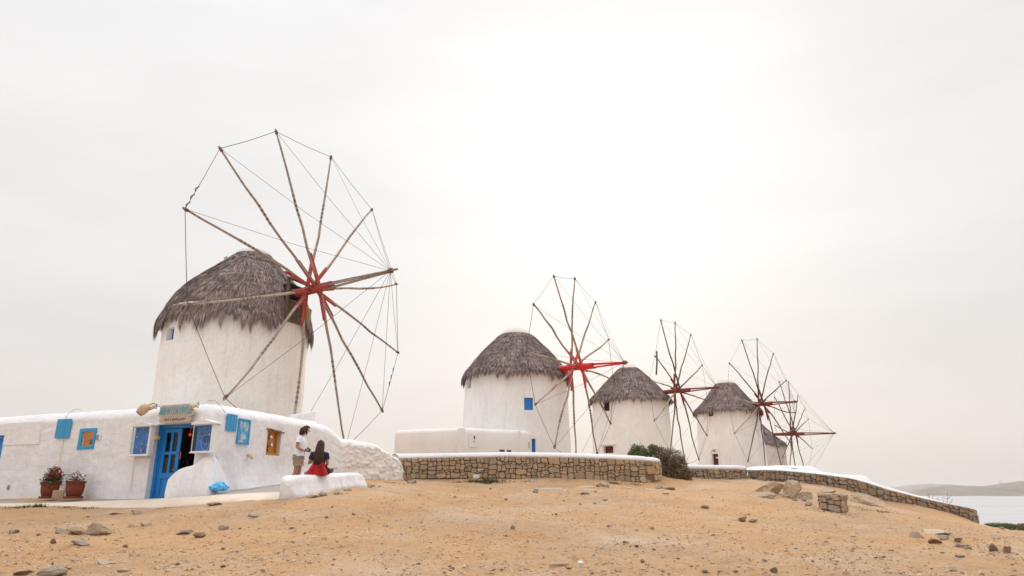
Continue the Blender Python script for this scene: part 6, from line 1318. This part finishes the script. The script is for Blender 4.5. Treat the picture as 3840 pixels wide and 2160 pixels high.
# low green ground cover at the right edge
g = np.random.default_rng(3)
def leafcloud(name, blobs, n, size, mat, parent, seed, shell=.55, up=.3):
    r_ = np.random.default_rng(seed); vol = np.array([b_[3]*b_[4]*b_[5] for b_ in blobs])**.75; pick = r_.choice(len(blobs), n, p=vol/vol.sum()); Bb = np.array(blobs)[pick]
    d = r_.normal(0, 1, (n, 3)); d /= np.linalg.norm(d, axis=1)[:, None]; rad = (shell+(1-shell)*r_.random(n))**.6; lump = np.array([1+.28*noise.noise(Vector(tuple(q*2.6+seed))) for q in d]); P = Bb[:, :3]+d*Bb[:, 3:6]*(rad*lump)[:, None]+r_.normal(0, .025, (n, 3))
    nn = d+r_.normal(0, .7, (n, 3)); nn[:, 2] += up; nn /= np.linalg.norm(nn, axis=1)[:, None]; a = np.cross(nn, r_.normal(0, 1, (n, 3))); a /= np.linalg.norm(a, axis=1)[:, None]; b2_ = np.cross(nn, a); s_ = size*r_.uniform(.6, 1.4, n)[:, None]
    V = np.stack([P-a*s_, P+b2_*s_*.45, P+a*s_, P-b2_*s_*.45], 1); F_ = np.arange(4*n).reshape(-1, 4); o_ = np.array(tuple(ORG.get(parent.name, Vector((0, 0, 0))))) if parent else np.zeros(3)
    me = tri_mesh(name, (V-o_).reshape(-1, 3), F_); me.materials.append(mat); return link(name, me, parent)
def shrub(P0, label, blobs, n, size, mat, seed, nst=30):
    root = thing('shrub', P0, label, 'shrub'); rd = random.Random(seed); L = B(); b0 = Vector(P0)
    for i in range(nst):
        bl_ = rd.choice(blobs); e = Vector((bl_[0]+rd.gauss(0, .5)*bl_[3], bl_[1]+rd.gauss(0, .5)*bl_[4], bl_[2]+rd.uniform(0, .95)*bl_[5])); f = Vector((lerp(b0.x, bl_[0], .7)+rd.gauss(0, .1), b0.y+rd.gauss(0, .1), b0.z-.05)); L.tube([f, f.lerp(e, .5)+Vector((rd.gauss(0, .06), rd.gauss(0, .06), .06)), e], [.018, .012, .005], 5)
    tag(L.build('stems', M['twig'], root), None, None, None, 'stuff'); tag(leafcloud('leaves', blobs, n, size, mat, root, seed), None, None, None, 'stuff'); return root
def Bq(px, py, Y, rx, ry, rz): a = W(px, py, Y); return (a.x, a.y, a.z, rx/FPX*Y, ry/FPX*Y, rz/FPX*Y)
bb = [Bq(2475, 1705, 31.6, 40, 45, 30), Bq(2520, 1720, 31.3, 50, 50, 36), Bq(2505, 1765, 31.2, 52, 45, 40), Bq(2555, 1775, 31.0, 38, 40, 30), Bq(2530, 1745, 31.3, 48, 45, 36), Bq(2462, 1688, 31.8, 26, 30, 14), Bq(2575, 1785, 31., 24, 26, 18), Bq(2490, 1780, 31.1, 34, 34, 26), Bq(2540, 1790, 30.9, 50, 30, 16)]
shrub(tuple(W(2520, 1806, 31.2)), 'dense reddish brown shrub at the right end of the long wall', bb, 15000, .030, M['bush_brown'], 5, 60)
gb = [Bq(2382, 1688, 31.4, 18, 24, 22), Bq(2402, 1690, 31.4, 22, 24, 20), Bq(2375, 1702, 31.3, 22, 24, 12), Bq(2428, 1697, 31.3, 30, 24, 12), Bq(2448, 1677, 31.4, 18, 20, 10), Bq(2398, 1705, 31.2, 40, 24, 12)]
shrub(tuple(W(2400, 1745, 31.4)), 'bright green shrub showing above the wall coping, left of the brown one', gb, 6500, .028, M['bush_green'], 8, 26)
gc = [Bq(3760, 1972, 30.2, 46, 60, 9), Bq(3800, 1978, 29.6, 50, 60, 9), Bq(3725, 1970, 30.4, 26, 40, 5)]
shrub(tuple(W(3765, 1980, 30.0)), 'low dark green creeping shrub at the right edge above the sea', gc, 5000, .022, M['bush_brown' if 0 else 'weed'], 12, 8)
# bare twigs behind the sloping wall
tw = thing('bare_shrub', tuple(W(3530, 1900, 35)), 'bare leafless twigs sticking up behind the sloping wall before the sea', 'shrub'); g = B(); rd = random.Random(4)
for (x0, y0, x1, y1) in ((3490, 1890, 3478, 1846), (3490, 1880, 3500, 1856), (3510, 1890, 3522, 1862), (3540, 1895, 3530, 1866), (3552, 1885, 3553, 1845), (3553, 1870, 3566, 1856), (3560, 1890, 3574, 1868), (3486, 1866, 3472, 1856), (3525, 1880, 3512, 1869), (3549, 1872, 3536, 1858)):
    a, c = W(x0, y0, 34.8), W(x1, y1, 34.8+rd.uniform(-.3, .3)); g.tube([a, a.lerp(c, .5)+Vector((rd.gauss(0, .04), 0, 0)), c], [.012, .008, .004], 4)
tag(g.build('twigs', M['twig'], tw), None, None, None, 'stuff')
# small bits lying about
for (x0, y0, x1, y1, lb) in ((2008, 1812, 2108, 1816, 'long thin white strip on the earth below the wall'), (2172, 1826, 2222, 1829, 'short thin white strip right of the long one'), (2340, 1832, 2372, 1834, 'white strip half buried on the slope near the wall end'), (2425, 1838, 2448, 1841, 'rightmost short white strip on the slope')):
    Ya = find_Y(x0, y0) or 26; Yb = find_Y(x1, y1) or 26; a, c = W(x0, y0, Ya), W(x1, y1, Yb); a.z = gz(a.x, a.y)+.015; c.z = gz(c.x, c.y)+.015; g = B(); g.tube([a, (a+c)/2, c], [.016]*3, 6); tag(g.build('white_strip', M['white_paint'], None, top=True), lb, 'strip', 'white strips on the slope')
a = W(1774, 1791, 28.5); g = B(); g.box((a.x, 28.45, a.z-.03), (.25, 0, 0), (0, .12, 0), (0, 0, .14)); tag(g.build('white_block', M['cap'], None, top=True, bevel=.01), 'small white block at the foot of the long stone wall', 'block')
# buildings on the headland
for (px, py, w, h, lb) in ((3490, 1823, 26, 5, 'tiny white farmhouse on the left shoulder of the far headland'), (3754, 1818, 8, 7, 'tiny pale chapel on the crest of the far headland')):
    a = W(px, py, 2600); ww = w; g = B(); k = 2600/FPX; x, z = a.x, a.z-4; W_ = w*k; H_ = h*k+5
    t_ = thing('far_building', (x, 2600, z), lb, 'building'); g.box((x-W_/2, 2595, z), (W_, 0, 0), (0, 10, 0), (0, 0, H_)); g.build('wall', M['cap'], t_); g = B(); g.box((x-W_/4, 2597, z+H_), (W_/2, 0, 0), (0, 6, 0), (0, 0, 3*k)); g.build('roof_room', M['cap'], t_)
    if h == 7: g = B(); g.lathe([(2.5, 0), (2.2, 4), (1.2, 8), (.1, 10)], (x, 2600, z+H_+3*k), 10); g.build('dome', M['cap'], t_)

def litter(px, py, ln, r_, mat, name, label, cat):
    Y = find_Y(px, py) or 10; p = W(px, py, Y); z = gz(p.x, Y)+r_*.8; g = B(); g.tube([(p.x-ln/2, Y, z), (p.x, Y+.02, z+.004), (p.x+ln/2, Y+.03, z)], [r_*.9, r_, r_*.9], 8); tag(g.build(name, mat, None, top=True, bevel=.004), label, cat)
litter(2097, 2126, .22, .022, M['rock_pale'], 'pipe_piece', 'short grey white pipe piece lying at the bottom middle of the slope', 'pipe')
litter(2177, 2120, .05, .024, M['white_paint'], 'crumpled_paper', 'small crumpled white litter at the bottom, right of the pipe piece', 'litter')
litter(2986, 2064, .04, .014, M['sky_blue'], 'bottle_cap', 'tiny turquoise bottle cap on the bare slope right of centre', 'litter')
litter(2118, 1846, .05, .02, M['white_paint'], 'paper_scrap', 'tiny white scrap on the slope below the long wall', 'litter')

# ------------------------------------------------------------ haze
HD = .00011
g = B(); x0, x1, y0, y1, z0, z1 = -9000, 9000, -300, 12000, SEA_Z-4, 75
g.box((x0, y0, z0), (x1-x0, 0, 0), (0, y1-y0, 0), (0, 0, z1-z0))
hm = bpy.data.materials.new('haze_air'); hm.use_nodes = True; t = hm.node_tree; t.nodes.clear(); out = t.nodes.new('ShaderNodeOutputMaterial'); pv_ = t.nodes.new('ShaderNodeVolumePrincipled')
pv_.inputs['Color'].default_value = (1.0, .97, .95, 1); pv_.inputs['Density'].default_value = HD; pv_.inputs['Anisotropy'].default_value = .2; t.links.new(pv_.outputs[0], out.inputs['Volume'])
tag(g.build('haze', hm), 'thin pale haze over the sea and the far hills', None, None, 'stuff')
